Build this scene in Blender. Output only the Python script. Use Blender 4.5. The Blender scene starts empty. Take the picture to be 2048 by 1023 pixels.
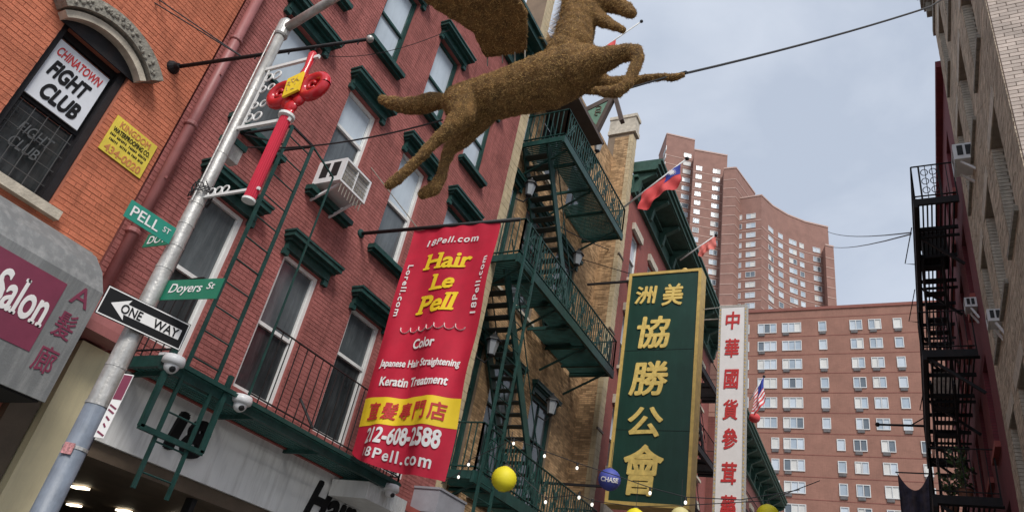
import bpy, bmesh, math, random
from mathutils import Vector, Matrix
random.seed(7)
V = Vector
scene = bpy.context.scene
col = scene.collection
# ------------------------------------------------------------------ camera
# world: x to the right across the street, y along the street, z up, metres; camera at eye height
CAM = V((0, 0, 1.6)); FPX = 1442.75; CX, CY = 1024.0, 511.5
def _ray(px, py): return V((px - CX, py - CY, FPX)).normalized()
YA = _ray(1880, 1563)                       # vanishing point of the street
ZA = _ray(1530, -1880); ZA = (ZA - YA * ZA.dot(YA)).normalized()   # zenith
XA = YA.cross(ZA)
def wdir(px, py):
    r = _ray(px, py); return V((r.dot(XA), r.dot(YA), r.dot(ZA)))
def onx(px, py, x): d = wdir(px, py); return CAM + d * (x / d.x)
def ony(px, py, y): d = wdir(px, py); return CAM + d * (y / d.y)
def onz(px, py, z): d = wdir(px, py); return CAM + d * ((z - 1.6) / d.z)
def proj(P):
    v = V(P) - CAM; c = XA * v.x + YA * v.y + ZA * v.z
    if c.z < .1: return None
    return CX + FPX * c.x / c.z, CY + FPX * c.y / c.z, c.z
cd = bpy.data.cameras.new('camera'); co = bpy.data.objects.new('camera', cd); col.objects.link(co)
cd.sensor_width = 36; cd.lens = FPX / 2048 * 36; cd.clip_start = .05; cd.clip_end = 3000
ax = [V((XA[i], YA[i], ZA[i])) for i in range(3)]      # image right, down, forward in world axes
m = Matrix.Identity(4)
for r in range(3):
    m[r][0] = ax[0][r]; m[r][1] = -ax[1][r]; m[r][2] = -ax[2][r]; m[r][3] = CAM[r]
co.matrix_world = m
scene.camera = co
# ------------------------------------------------------------------ sky, sun, exposure
SUN = V((.46, -.52, .72)).normalized()
w = bpy.data.worlds.new('World'); scene.world = w; w.use_nodes = True
nt = w.node_tree; N = nt.nodes; L = nt.links
bg = N['Background']; bg.inputs['Strength'].default_value = .075
sk = N.new('ShaderNodeTexSky'); sk.sky_type = 'NISHITA'; sk.sun_disc = False
sk.sun_elevation = math.asin(SUN.z); sk.sun_rotation = math.atan2(SUN.x, SUN.y)
tc = N.new('ShaderNodeTexCoord'); mp = N.new('ShaderNodeMapping'); mp.inputs['Scale'].default_value = (1.6, 1.6, 3.2)
L.new(tc.outputs['Generated'], mp.inputs['Vector'])
n1 = N.new('ShaderNodeTexNoise'); n1.inputs['Scale'].default_value = 2.1; n1.inputs['Detail'].default_value = 7; n1.inputs['Roughness'].default_value = .52
n1.inputs['Distortion'].default_value = .3
L.new(mp.outputs[0], n1.inputs['Vector'])
cr = N.new('ShaderNodeValToRGB'); L.new(n1.outputs['Fac'], cr.inputs[0])
cr.color_ramp.elements[0].position = .36; cr.color_ramp.elements[0].color = (3.7, 4.15, 4.95, 1)
cr.color_ramp.elements[1].position = .66; cr.color_ramp.elements[1].color = (5.0, 5.4, 6.1, 1)
mx = N.new('ShaderNodeMixRGB'); mx.inputs[0].default_value = .88
L.new(sk.outputs[0], mx.inputs[1]); L.new(cr.outputs[0], mx.inputs[2]); L.new(mx.outputs[0], bg.inputs['Color'])
sd = bpy.data.lights.new('sun', 'SUN'); sd.energy = 1.5; sd.angle = math.radians(20); sd.color = (1, .96, .9)
so = bpy.data.objects.new('sun', sd); col.objects.link(so); so.rotation_euler = SUN.to_track_quat('Z', 'Y').to_euler()
so.location = (0, 0, 60)
vs = scene.view_settings; vs.view_transform = 'Standard'; vs.look = 'None'; vs.gamma = 1; vs.exposure = 1.0
vs.use_curve_mapping = False
# ------------------------------------------------------------------ materials
def C(r, g, b):
    f = lambda c: (c / 255 / 12.92) if c <= 10 else ((c / 255 + .055) / 1.055) ** 2.4
    return (f(r), f(g), f(b))
MATS = {}
def mat(name, c, rough=.7, var=.18, scale=3.0, bump=.15, bscale=60, metal=0.0, spec=.5, streak=0.0, c2=None, attr=False, trans=0, coat=0):
    """base colour with large soft mottling, optional vertical streaks of grime (c2), fine bump"""
    if name in MATS: return MATS[name]
    M = bpy.data.materials.new(name); M.use_nodes = True; t = M.node_tree; n = t.nodes; l = t.links
    b = n['Principled BSDF']
    b.inputs['Roughness'].default_value = rough; b.inputs['Metallic'].default_value = metal
    b.inputs['Specular IOR Level'].default_value = spec
    if trans: b.inputs['Transmission Weight'].default_value = trans
    if coat: b.inputs['Coat Weight'].default_value = coat; b.inputs['Coat Roughness'].default_value = .05
    g = n.new('ShaderNodeNewGeometry')
    no = n.new('ShaderNodeTexNoise'); no.inputs['Scale'].default_value = scale; no.inputs['Detail'].default_value = 6; no.inputs['Roughness'].default_value = .62
    l.new(g.outputs['Position'], no.inputs['Vector'])
    r = n.new('ShaderNodeMapRange'); r.inputs[1].default_value = .3; r.inputs[2].default_value = .7
    r.inputs[3].default_value = 1 - var; r.inputs[4].default_value = 1 + var
    l.new(no.outputs['Fac'], r.inputs[0])
    hs = n.new('ShaderNodeHueSaturation'); hs.inputs['Color'].default_value = (*c, 1)
    l.new(r.outputs[0], hs.inputs['Value'])
    out = hs.outputs[0]
    if attr:
        at = n.new('ShaderNodeAttribute'); at.attribute_name = 'var'
        mm = n.new('ShaderNodeMapRange'); mm.inputs[3].default_value = 1 - attr; mm.inputs[4].default_value = 1 + attr
        l.new(at.outputs['Fac'], mm.inputs[0])
        h2 = n.new('ShaderNodeHueSaturation'); l.new(out, h2.inputs['Color']); l.new(mm.outputs[0], h2.inputs['Value']); out = h2.outputs[0]
    if streak:
        mp = n.new('ShaderNodeMapping'); mp.inputs['Scale'].default_value = (5, 5, .55); l.new(g.outputs['Position'], mp.inputs['Vector'])
        s = n.new('ShaderNodeTexNoise'); s.inputs['Scale'].default_value = 1.6; s.inputs['Detail'].default_value = 7; s.inputs['Roughness'].default_value = .7; l.new(mp.outputs[0], s.inputs['Vector'])
        sr = n.new('ShaderNodeMapRange'); sr.inputs[1].default_value = .47; sr.inputs[2].default_value = .72; sr.inputs[4].default_value = streak
        l.new(s.outputs['Fac'], sr.inputs[0])
        mi = n.new('ShaderNodeMixRGB'); l.new(sr.outputs[0], mi.inputs[0]); l.new(out, mi.inputs[1])
        mi.inputs[2].default_value = (*(c2 or tuple(x * .35 for x in c)), 1); out = mi.outputs[0]
    l.new(out, b.inputs['Base Color'])
    if bump:
        bn = n.new('ShaderNodeTexNoise'); bn.inputs['Scale'].default_value = bscale; bn.inputs['Detail'].default_value = 4
        l.new(g.outputs['Position'], bn.inputs['Vector'])
        bu = n.new('ShaderNodeBump'); bu.inputs['Strength'].default_value = bump; bu.inputs['Distance'].default_value = .02
        l.new(bn.outputs['Fac'], bu.inputs['Height']); l.new(bu.outputs[0], b.inputs['Normal'])
    MATS[name] = M; return M
def brickmat(name, c1, c2, mortar, axis, size=(.213, .067), rough=.85, streak=.4):
    """brick coursing for walls too far away to tell the bricks apart; axis = wall direction vector"""
    if name in MATS: return MATS[name]
    M = mat(name, c1, rough, .14, .5, .1, 30, streak=streak); t = M.node_tree; n = t.nodes; l = t.links
    hs = [x for x in n if x.type == 'HUE_SAT'][0]; g = [x for x in n if x.type == 'NEW_GEOMETRY'][0]
    d1 = n.new('ShaderNodeVectorMath'); d1.operation = 'DOT_PRODUCT'; d1.inputs[1].default_value = axis; l.new(g.outputs['Position'], d1.inputs[0])
    sx = n.new('ShaderNodeSeparateXYZ'); l.new(g.outputs['Position'], sx.inputs[0])
    cb = n.new('ShaderNodeCombineXYZ'); l.new(d1.outputs['Value'], cb.inputs[0]); l.new(sx.outputs[2], cb.inputs[1])
    br = n.new('ShaderNodeTexBrick'); l.new(cb.outputs[0], br.inputs['Vector'])
    br.inputs['Color1'].default_value = (*c1, 1); br.inputs['Color2'].default_value = (*c2, 1); br.inputs['Mortar'].default_value = (*mortar, 1)
    br.inputs['Scale'].default_value = 1; br.inputs['Brick Width'].default_value = size[0]; br.inputs['Row Height'].default_value = size[1]; br.inputs['Mortar Size'].default_value = size[1] * .13
    l.new(br.outputs['Color'], hs.inputs['Color'])
    return M
def emit(name, c, s):
    M = bpy.data.materials.new(name); M.use_nodes = True; b = M.node_tree.nodes['Principled BSDF']
    b.inputs['Base Color'].default_value = (*c, 1); b.inputs['Emission Color'].default_value = (*c, 1); b.inputs['Emission Strength'].default_value = s
    return M
M_orange = mat('orange_painted_brick', (.53, .175, .10), .85, .2, 1.1, .5, 70, spec=.15, attr=.09, streak=.55, c2=(.22, .075, .045))
M_orange_m = mat('orange_mortar', (.44, .145, .085), .9, .2, 2, .3)
M_maroon = mat('maroon_painted_brick', (.36, .128, .115), .85, .2, .8, .5, 70, spec=.15, attr=.12, streak=.65, c2=(.16, .058, .05))
M_maroon_m = mat('maroon_mortar', (.30, .105, .095), .95, .2, 2, .3, spec=.1)
M_tan = mat('tan_brick', (.46, .30, .165), .9, .25, 1.5, .4, 90, spec=.15, attr=.36, streak=.5, c2=(.14, .09, .055))
M_tan_m = mat('tan_mortar', (.22, .16, .11), .95, .2, 2, .3)
M_quoin = mat('pale_stone_strip', (.50, .40, .25), .8, .2, 3, .3, streak=.35)
M_pink = mat('pale_pink_brick', (.48, .40, .345), .8, .15, 2, .3, 90, attr=.16, streak=.25, c2=(.3, .22, .18))
M_pink_m = mat('pink_brick_mortar', (.22, .16, .13), .95, .2, 3, .3)
M_green = mat('dark_green_paint', (.012, .052, .045), .5, .35, 5, .2, 50, spec=.35, streak=.35, c2=(.055, .09, .085))
M_greenb = mat('weathered_green_paint', (.03, .078, .06), .6, .3, 3, .2, 50, spec=.3, streak=.4, c2=(.08, .12, .10))
M_black = mat('black_iron', (.010, .010, .011), .6, .3, 5, .2, 60)
M_iron = mat('dark_iron', (.014, .013, .015), .65, .3, 5, .2, 60, spec=.3, streak=.3, c2=(.045, .025, .02))
M_white = mat('white_paint', (.72, .72, .70), .5, .08, 4, .1, 60, streak=.25, c2=(.4, .38, .34))
M_fascia = mat('grey_white_fascia', (.80, .80, .79), .45, .06, 1, .08, 50, streak=.38, c2=(.22, .20, .18))
M_cream = mat('cream_paint', (.76, .66, .42), .5, .08, 2, .1, 50, streak=.3, c2=(.35, .28, .17))
M_stone = mat('grey_stone', (.26, .24, .20), .9, .35, 14, .6, 40, streak=.3)
M_stonel = mat('pale_stone', (.52, .46, .37), .85, .25, 5, .4, 40, streak=.35)
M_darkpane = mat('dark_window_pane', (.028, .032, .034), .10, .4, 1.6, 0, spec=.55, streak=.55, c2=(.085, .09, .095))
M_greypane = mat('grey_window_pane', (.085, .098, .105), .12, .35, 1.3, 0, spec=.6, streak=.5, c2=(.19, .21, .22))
M_lightpane = mat('pale_window_pane', (.50, .57, .63), .18, .12, .9, 0, spec=.8, streak=.35, c2=(.34, .40, .45))  # base colour holds both pale blinds and a painted sky reflection
M_steel = mat('galvanised_steel', (.46, .45, .43), .42, .25, 9, .2, 40, metal=.35, streak=.6, c2=(.16, .14, .115))
M_bluepaint = mat('blue_grey_paint', (.15, .175, .215), .5, .22, 7, .15, 40, streak=.5, c2=(.30, .32, .35))
M_red = mat('red_cloth', (.50, .008, .035), .75, .12, 3, .1, 200)
M_redgloss = mat('glossy_red_plastic', (.52, .012, .02), .25, .12, 6, .03, 30, spec=.6)
M_yellow = mat('yellow_print', (.86, .60, .02), .6, .08, 3, .05)
M_gold = mat('gold_paint', (.62, .42, .12), .5, .2, 5, .1, 60)
M_wtext = mat('white_print', (.78, .76, .74), .6, .05, 3, 0)
M_rtext = mat('red_print', (.52, .03, .03), .6, .1, 3, 0)
M_ktext = mat('black_print', (.009, .009, .010), .6, .1, 3, 0, spec=.2)
M_signgreen = mat('green_sign_sheet', (.015, .24, .17), .4, .1, 4, .03, streak=.25, c2=(.05, .3, .22))
M_signgreen2 = mat('darker_green_sign_sheet', (.012, .17, .10), .4, .1, 4, .03)
M_board = mat('dark_green_sign_board', (.009, .046, .031), .4, .2, 1.5, .05, 30, streak=.25, c2=(.03, .09, .07))
M_awning = mat('grey_awning_vinyl', (.16, .165, .165), .65, .14, 2, .15, 50, streak=.7, c2=(.33, .33, .32))
M_magenta = mat('maroon_pink_print', (.19, .03, .065), .6, .12, 3, .05)
M_coir = mat('coir_fibre', (.175, .092, .029), .95, .45, 9, .9, 110, c2=(.05, .028, .011), streak=.5)
M_blade = mat('coir_strand', (.40, .245, .085), .9, .7, 22, 0)
M_road = mat('asphalt', (.05, .05, .052), .9, .25, 2, .4, 80)
M_walk = mat('concrete', (.30, .29, .27), .9, .2, 2, .3, 60)
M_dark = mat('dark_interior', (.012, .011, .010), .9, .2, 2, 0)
M_brown = mat('brown_metal', (.11, .08, .055), .6, .2, 3, .1)
M_copper = mat('painted_pipe', (.30, .105, .10), .5, .15, 3, .1, streak=.3)
M_tile = mat('red_cornice', (.33, .075, .06), .7, .15, 2, .2)
M_cable = mat('black_cable', (.02, .02, .022), .6, .1, 5, 0)
M_plastic = mat('white_plastic', (.70, .70, .70), .35, .06, 5, 0, spec=.5, streak=.2)
M_lamp = emit('lit_ceiling_lamp', (1, .86, .62), 2.2)
M_bulb = emit('lit_bulb', (1, .95, .85), .6)
# ------------------------------------------------------------------ mesh builder and objects
class MB:
    def __init__(s): s.v = []; s.f = []; s.var = []
    def face(s, pts): i = len(s.v); s.v += [V(p) for p in pts]; s.f.append(tuple(range(i, i + len(pts)))); return s
    def box(s, x0, x1, y0, y1, z0, z1): return s.obox(V(((x0+x1)/2, (y0+y1)/2, (z0+z1)/2)), V((abs(x1-x0)/2, 0, 0)), V((0, abs(y1-y0)/2, 0)), V((0, 0, abs(z1-z0)/2)))
    def obox(s, c, a, b, d):
        c, a, b, d = V(c), V(a), V(b), V(d); i = len(s.v)
        if a.cross(b).dot(d) < 0: d = -d
        s.v += [c-a-b-d, c+a-b-d, c+a+b-d, c-a+b-d, c-a-b+d, c+a-b+d, c+a+b+d, c-a+b+d]
        s.f += [tuple(i + k for k in q) for q in ((0,3,2,1), (4,5,6,7), (0,1,5,4), (1,2,6,5), (2,3,7,6), (3,0,4,7))]; return s
    def beam(s, p, q, w, h=None, up=(0, 0, 1)):
        p, q = V(p), V(q); d = q - p; h = h or w; u = V(up)
        if abs(d.normalized().dot(u)) > .95: u = V((0, 1, 0))
        a = d.cross(u).normalized(); b = a.cross(d).normalized()
        return s.obox((p+q)/2, d/2, a*w/2, b*h/2)
    def tube(s, pts, r, n=8, cap=True):
        pts = [V(p) for p in pts]; rs = r if isinstance(r, (list, tuple)) else [r]*len(pts)
        i0 = len(s.v); prev = None
        for k, p in enumerate(pts):
            t = (pts[min(k+1, len(pts)-1)] - pts[max(k-1, 0)]).normalized()
            if prev is None:
                u = V((0, 0, 1)) if abs(t.z) < .9 else V((0, 1, 0)); a = t.cross(u).normalized()
            else: a = (prev - t*prev.dot(t)).normalized()
            prev = a; b = t.cross(a)
            for j in range(n):
                an = 2*math.pi*j/n; s.v.append(p + (a*math.cos(an) + b*math.sin(an))*rs[k])
        for k in range(len(pts)-1):
            for j in range(n):
                s.f.append((i0+k*n+j, i0+k*n+(j+1) % n, i0+(k+1)*n+(j+1) % n, i0+(k+1)*n+j))
        if cap:
            s.f.append(tuple(i0+j for j in range(n))[::-1]); s.f.append(tuple(i0+(len(pts)-1)*n+j for j in range(n)))
        return s
    def lathe(s, c, prof, axis=(0, 0, 1), n=16):
        c = V(c); t = V(axis).normalized(); u = V((0, 0, 1)) if abs(t.z) < .9 else V((1, 0, 0)); a = t.cross(u).normalized(); b = t.cross(a); i0 = len(s.v)
        for r, h in prof:
            for j in range(n):
                an = 2*math.pi*j/n; s.v.append(c + t*h + (a*math.cos(an) + b*math.sin(an))*r)
        for k in range(len(prof)-1):
            for j in range(n): s.f.append((i0+k*n+j, i0+k*n+(j+1) % n, i0+(k+1)*n+(j+1) % n, i0+(k+1)*n+j))
        s.f.append(tuple(i0+j for j in range(n))[::-1]); s.f.append(tuple(i0+(len(prof)-1)*n+j for j in range(n))); return s
    def prism(s, poly, d):
        poly = [V(p) for p in poly]; d = V(d); i = len(s.v); n = len(poly)
        s.v += poly + [p + d for p in poly]
        s.f.append(tuple(range(i, i+n))[::-1]); s.f.append(tuple(range(i+n, i+2*n)))
        for k in range(n): s.f.append((i+k, i+(k+1) % n, i+n+(k+1) % n, i+n+k))
        return s
    def sphere(s, c, r, n=12, m_=8, sc=(1, 1, 1)):
        c = V(c); i0 = len(s.v)
        for k in range(1, m_):
            th = math.pi*k/m_
            for j in range(n):
                an = 2*math.pi*j/n; s.v.append(c + V((math.sin(th)*math.cos(an)*sc[0], math.sin(th)*math.sin(an)*sc[1], math.cos(th)*sc[2]))*r)
        for k in range(m_-2):
            for j in range(n): s.f.append((i0+k*n+j, i0+(k+1)*n+j, i0+(k+1)*n+(j+1) % n, i0+k*n+(j+1) % n))
        tp = len(s.v); s.v += [c+V((0, 0, r*sc[2])), c-V((0, 0, r*sc[2]))]
        for j in range(n): s.f.append((tp, i0+j, i0+(j+1) % n)); s.f.append((tp+1, i0+(m_-2)*n+(j+1) % n, i0+(m_-2)*n+j))
        return s
    def mesh(s, name, mt, smooth=False):
        me = bpy.data.meshes.new(name); me.from_pydata([tuple(p) for p in s.v], [], s.f)
        bm = bmesh.new(); bm.from_mesh(me); bmesh.ops.recalc_face_normals(bm, faces=bm.faces); bm.to_mesh(me); bm.free()
        for q in (mt if isinstance(mt, list) else [mt]): me.materials.append(q)
        if smooth: me.polygons.foreach_set('use_smooth', [True]*len(me.polygons)); 
        me.update(); return me
    def build(s, name, mt, parent=None, smooth=False):
        return link(name, s.mesh(name, mt, smooth), parent)
def link(name, me, parent=None):
    o = bpy.data.objects.new(name, me); col.objects.link(o)
    if parent:
        o.parent = parent
        if parent.type == 'EMPTY': o.location = -parent.location
    return o
def tag(o, label=None, cat=None, group=None, kind=None):
    if label: o['label'] = label
    if cat: o['category'] = cat
    if group: o['group'] = group
    if kind: o['kind'] = kind
    return o
def thing(name, base, label, cat, group=None):
    o = bpy.data.objects.new(name, None); col.objects.link(o); o.location = base; o.empty_display_size = .2
    return tag(o, label, cat, group)
def wall_mesh(mb, O, u, v, U0, U1, V0, V1, holes, depth=.2):
    """sheet in the plane O+u*U+v*V with rectangular openings and reveals going back by depth"""
    n = u.cross(v)
    us = sorted({U0, U1, *[min(max(h[0], U0), U1) for h in holes], *[min(max(h[1], U0), U1) for h in holes]})
    vv = sorted({V0, V1, *[min(max(h[2], V0), V1) for h in holes], *[min(max(h[3], V0), V1) for h in holes]})
    for a, b in zip(us, us[1:]):
        for c, d in zip(vv, vv[1:]):
            mu, mv = (a+b)/2, (c+d)/2
            if any(h[0] < mu < h[1] and h[2] < mv < h[3] for h in holes): continue
            mb.face([O+u*a+v*c, O+u*b+v*c, O+u*b+v*d, O+u*a+v*d])
    for a, b, c, d in holes:
        P = [O+u*a+v*c, O+u*b+v*c, O+u*b+v*d, O+u*a+v*d]
        for k in range(4): mb.face([P[k], P[(k+1) % 4], P[(k+1) % 4]-n*depth, P[k]-n*depth])
    return mb
BRICKMESH = {}
def bricks(parent, O, u, v, U0, U1, V0, V1, holes, mt, proud=.009, L_=.203, H=.0572, J=.0098, limit=300, maxdist=1e9, mname='brick'):
    """running bond laid brick by brick; the ones that show largest become single parts, the rest one joined part"""
    n = u.cross(v); out = []
    rows = int((V1-V0)/(H+J)); pl = L_+J
    for r in range(rows):
        v0 = V0 + r*(H+J); v1 = v0+H; off = (r % 2)*pl/2
        a = U0 - off
        while a < U1:
            iv = [(max(a, U0), min(a+L_, U1))]
            for h in holes:
                if v1 <= h[2] or v0 >= h[3]: continue
                nv = []
                for p, q in iv:
                    if q <= h[0] or p >= h[1]: nv.append((p, q)); continue
                    if p < h[0]: nv.append((p, h[0]))
                    if q > h[1]: nv.append((h[1], q))
                iv = nv
            for p, q in iv:
                if q-p > .03: out.append((p, q, v0, v1))
            a += pl
    cand = []
    for k, (p, q, a, b) in enumerate(out):
        if q-p < L_*.98: continue
        P = O+u*(p+q)/2+v*(a+b)/2; s = proj(P)
        if s and 0 < s[0] < 2048 and 0 < s[1] < 1023: cand.append((s[2], k))
    cand.sort(); chosen = {k for _, k in cand[:limit]}
    key = (mt.name, round(u.x, 3), round(u.y, 3))
    if key not in BRICKMESH:
        BRICKMESH[key] = []
        for i in range(8):
            mb = MB().obox(n*proud/2, u*L_/2, v*H/2, n*proud/2); me = mb.mesh('brick', mt)
            at = me.attributes.new('var', 'FLOAT', 'POINT'); at.data.foreach_set('value', [i/7.0]*len(me.vertices)); BRICKMESH[key].append(me)
    rnd = random.Random(3); mb = MB(); var = []
    for k, (p, q, a, b) in enumerate(out):
        dz = rnd.uniform(-.0022, .0022); rv = rnd.random()
        P = O+u*(p+q)/2+v*(a+b)/2
        if k in chosen:
            o = bpy.data.objects.new(mname, rnd.choice(BRICKMESH[key])); col.objects.link(o); o.parent = parent
            o.location = P + n*dz - (parent.location if parent.type == 'EMPTY' else V((0, 0, 0)))
        else:
            i = len(mb.v); A = u*(q-p)/2; B = v*(b-a)/2; D = n*(proud+dz)
            mb.v += [P-A-B, P+A-B, P+A+B, P-A+B, P-A-B+D, P+A-B+D, P+A+B+D, P-A+B+D]
            mb.f += [tuple(i+j for j in f) for f in ((4,5,6,7), (0,1,5,4), (1,2,6,5), (2,3,7,6), (3,0,4,7))]
            var += [rv]*8
    me = bpy.data.meshes.new('bricks'); me.from_pydata([tuple(p) for p in mb.v], [], mb.f); me.materials.append(mt)
    at = me.attributes.new('var', 'FLOAT', 'POINT'); at.data.foreach_set('value', var); me.update()
    o = link('bricks', me, parent); o['kind'] = 'stuff'
    return o
def text(s, name, mt, parent, O, u, v, w=None, h=None, weight=0.0, shear=0.0, serif=0.0, depth=.006, spacing=1.0):
    """lettering as thin raised mesh, centred on O, fitted to width w / height h; weight thickens the strokes"""
    c = bpy.data.curves.new('lettering', 'FONT'); c.body = s; c.size = 1; c.space_character = spacing; c.resolution_u = 4
    if '\n' in s: c.align_x = 'CENTER'
    o = bpy.data.objects.new('lettering', c); col.objects.link(o)
    dg = bpy.context.evaluated_depsgraph_get(); me = bpy.data.meshes.new_from_object(o.evaluated_get(dg))
    bpy.data.objects.remove(o); bpy.data.curves.remove(c)
    pts = [p.co.copy() for p in me.vertices]; faces = [tuple(p.vertices) for p in me.polygons]
    bpy.data.meshes.remove(me)
    def border(fs):
        ec = {}
        for f in fs:
            for a, b in zip(f, f[1:]+f[:1]): e = tuple(sorted((a, b))); ec[e] = ec.get(e, 0)+1
        return [e for e, k in ec.items() if k == 1]
    if serif:
        ymax = max(p.y for p in pts)
        for a, b in border(faces):
            p, q = sorted((pts[a], pts[b]), key=lambda t: t.x)
            if abs(p.y-q.y) < .004 and .04 < q.x-p.x < .5:
                yy = p.y; low = abs(yy) < .02; top = yy > ymax*.94 or abs(yy-ymax*.735) < .035
                if not (low or top): continue
                t = serif*.55; y0, y1 = (yy, yy+t) if low else (yy-t, yy); i = len(pts)
                pts += [V((p.x-serif, y0, 0)), V((q.x+serif*(1 if low else .2), y0, 0)), V((q.x+serif*(1 if low else .2), y1, 0)), V((p.x-serif, y1, 0))]; faces.append((i, i+1, i+2, i+3))
    if shear: pts = [V((p.x+shear*p.y, p.y, 0)) for p in pts]
    offs = [(0, 0)] + ([(weight*math.cos(k*math.pi/4), weight*math.sin(k*math.pi/4)) for k in range(8)] if weight > 0 else [])
    m = max(weight, 0)
    x0 = min(p.x for p in pts)-m; x1 = max(p.x for p in pts)+m; y0 = min(p.y for p in pts)-m; y1 = max(p.y for p in pts)+m
    sx = w/(x1-x0) if w else None; sy = h/(y1-y0) if h else None
    sx = sx or sy; sy = sy or sx; n = u.cross(v)
    cxx, cyy = (x0+x1)/2, (y0+y1)/2; VV = []; FF = []; bd = border(faces)
    for k, (dx, dy) in enumerate(offs):
        i = len(VV); N_ = len(pts); dp = depth+k*max(.0003, depth*.01)
        P = [O+u*((p.x+dx-cxx)*sx)+v*((p.y+dy-cyy)*sy) for p in pts]
        VV += [tuple(p+n*dp) for p in P]; FF += [tuple(i+q for q in f) for f in faces]
        if depth > .0025:
            VV += [tuple(p) for p in P]; FF += [(i+a, i+b, i+b+N_, i+a+N_) for a, b in bd]
    me2 = bpy.data.meshes.new(name); me2.from_pydata(VV, [], FF); me2.materials.append(mt); me2.update()
    return link(name, me2, parent)
X, Y, Z = V((1, 0, 0)), V((0, 1, 0)), V((0, 0, 1))
#@@SETTING
# ------------------------------------------------------------------ ground
def sheet(name, x0, x1, y0, y1, z, mt):
    return tag(MB().face([(x0, y0, z), (x1, y0, z), (x1, y1, z), (x0, y1, z)]).build(name, mt), kind='structure')
sheet('ground', -700, 700, -300, 1500, -.02, M_walk)
sheet('road', -6.2, .1, -40, 70, .0, M_road)
tag(MB().box(-8.5, -6.2, -3, 70, -.01, .13).build('pavement_left', M_walk), kind='structure')
tag(MB().box(.1, 1.6, 8.6, 70, -.01, .13).build('pavement_right', M_walk), kind='structure')
XL = -8.5
# ------------------------------------------------------------------ generic building pieces
def window(parent, O, u, v, a, b, c, d, fm, panes, inset=.12, rail=.5, fw=.055, sash=None, name='window', mull=0):
    """double-hung sash window in the opening a..b x c..d ; panes = (lower, upper) materials"""
    n = u.cross(v); mb = MB(); B = O - n*inset
    def bx(m_, a0, b0, c0, d0, t0, t1): m_.obox(B+u*(a0+b0)/2+v*(c0+d0)/2+n*(t0+t1)/2, u*(b0-a0)/2, v*(d0-c0)/2, n*(t1-t0)/2)
    bx(mb, a, a+fw, c, d, 0, .05); bx(mb, b-fw, b, c, d, 0, .05); bx(mb, a+fw, b-fw, d-fw, d, 0, .05); bx(mb, a+fw, b-fw, c, c+fw, 0, .05)
    mid = c + (d-c)*rail
    bx(mb, a+fw, b-fw, mid-.028, mid+.028, -.01, .042)
    s = .028
    for (lo, hi, t) in ((c+fw, mid-.028, .01), (mid+.028, d-fw, .02)):
        bx(mb, a+fw, a+fw+s, lo, hi, t-.02, t+.012); bx(mb, b-fw-s, b-fw, lo, hi, t-.02, t+.012)
    for k in range(mull):
        um = a+(b-a)*(k+1)/(mull+1); bx(mb, um-.02, um+.02, c+fw, d-fw, 0, .035)
    w_ = mb.build(name, fm, parent)
    for lo, hi, t, pm in ((c+fw, mid-.028, -.015, panes[0]), (mid+.028, d-fw, -.005, panes[1])):
        p = MB(); bx(p, a+fw+s, b-fw-s, lo, hi, t-.006, t); p.build('pane', pm, w_)
    return w_
def hood(parent, O, u, v, a, b, z0, mt, h=.26, out=.26):
    """window hood: frieze board, stepped mouldings and a projecting cap"""
    n = u.cross(v); mb = MB(); T = lambda a0, b0, c0, d0, t: mb.obox(O+u*(a0+b0)/2+v*(c0+d0)/2+n*(t/2), u*(b0-a0)/2, v*(d0-c0)/2, n*t/2)
    T(a, b, z0, z0+h*.45, out*.35); T(a-.04, b+.04, z0+h*.45, z0+h*.62, out*.6); T(a-.08, b+.08, z0+h*.62, z0+h*.88, out*.92); T(a-.10, b+.10, z0+h*.88, z0+h, out)
    T(a-.02, a+.09, z0-.10, z0, out*.3); T(b-.09, b+.02, z0-.10, z0, out*.3)
    return mb.build('window_hood', mt, parent)
def sill(parent, O, u, v, a, b, z1, mt, h=.10, out=.17):
    n = u.cross(v); mb = MB()
    mb.obox(O+u*(a+b)/2+v*(z1-h*.35)+n*(out/2), u*((b-a)/2+.09), v*(h*.35), n*out/2)
    mb.obox(O+u*(a+b)/2+v*(z1-h*.7-.02)+n*(out*.3), u*((b-a)/2+.06), v*(.035), n*out*.3)
    return mb.build('window_sill', mt, parent)
OL = V((XL, 0, 0))
# ------------------------------------------------------------------ maroon building
B1 = thing('brick_building', (XL, 8.4, 0), 'maroon painted brick building with dark green window hoods behind the red banner', 'building')
Y0, Y1, ZT = 4.31, 12.44, 16.6
cols = [(5.03, 5.90), (6.82, 7.69), (8.63, 9.51), (10.46, 11.34)]
rows = [(4.60, 6.88), (8.14, 10.52), (11.79, 13.85)]
holes = [(a, b, c, d) for (a, b) in cols for (c, d) in rows]
wm = wall_mesh(MB(), OL, Y, Z, Y0, Y1, 4.10, ZT, holes, .24)
wm.face([(XL, Y1, 4.1), (XL, Y1, ZT), (XL-9, Y1, ZT), (XL-9, Y1, 4.1)]).face([(XL, Y0, ZT), (XL, Y1, ZT), (XL-9, Y1, ZT), (XL-9, Y0, ZT)]).face([(XL-9, Y0, 4.1), (XL-9, Y1, 4.1), (XL-9, Y1, ZT), (XL-9, Y0, ZT)])
wm.build('wall', M_maroon_m, B1)
bricks(B1, OL, Y, Z, Y0, Y1, 4.10, ZT-.9, holes, M_maroon, proud=.006)
rp = random.Random(11)
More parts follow.
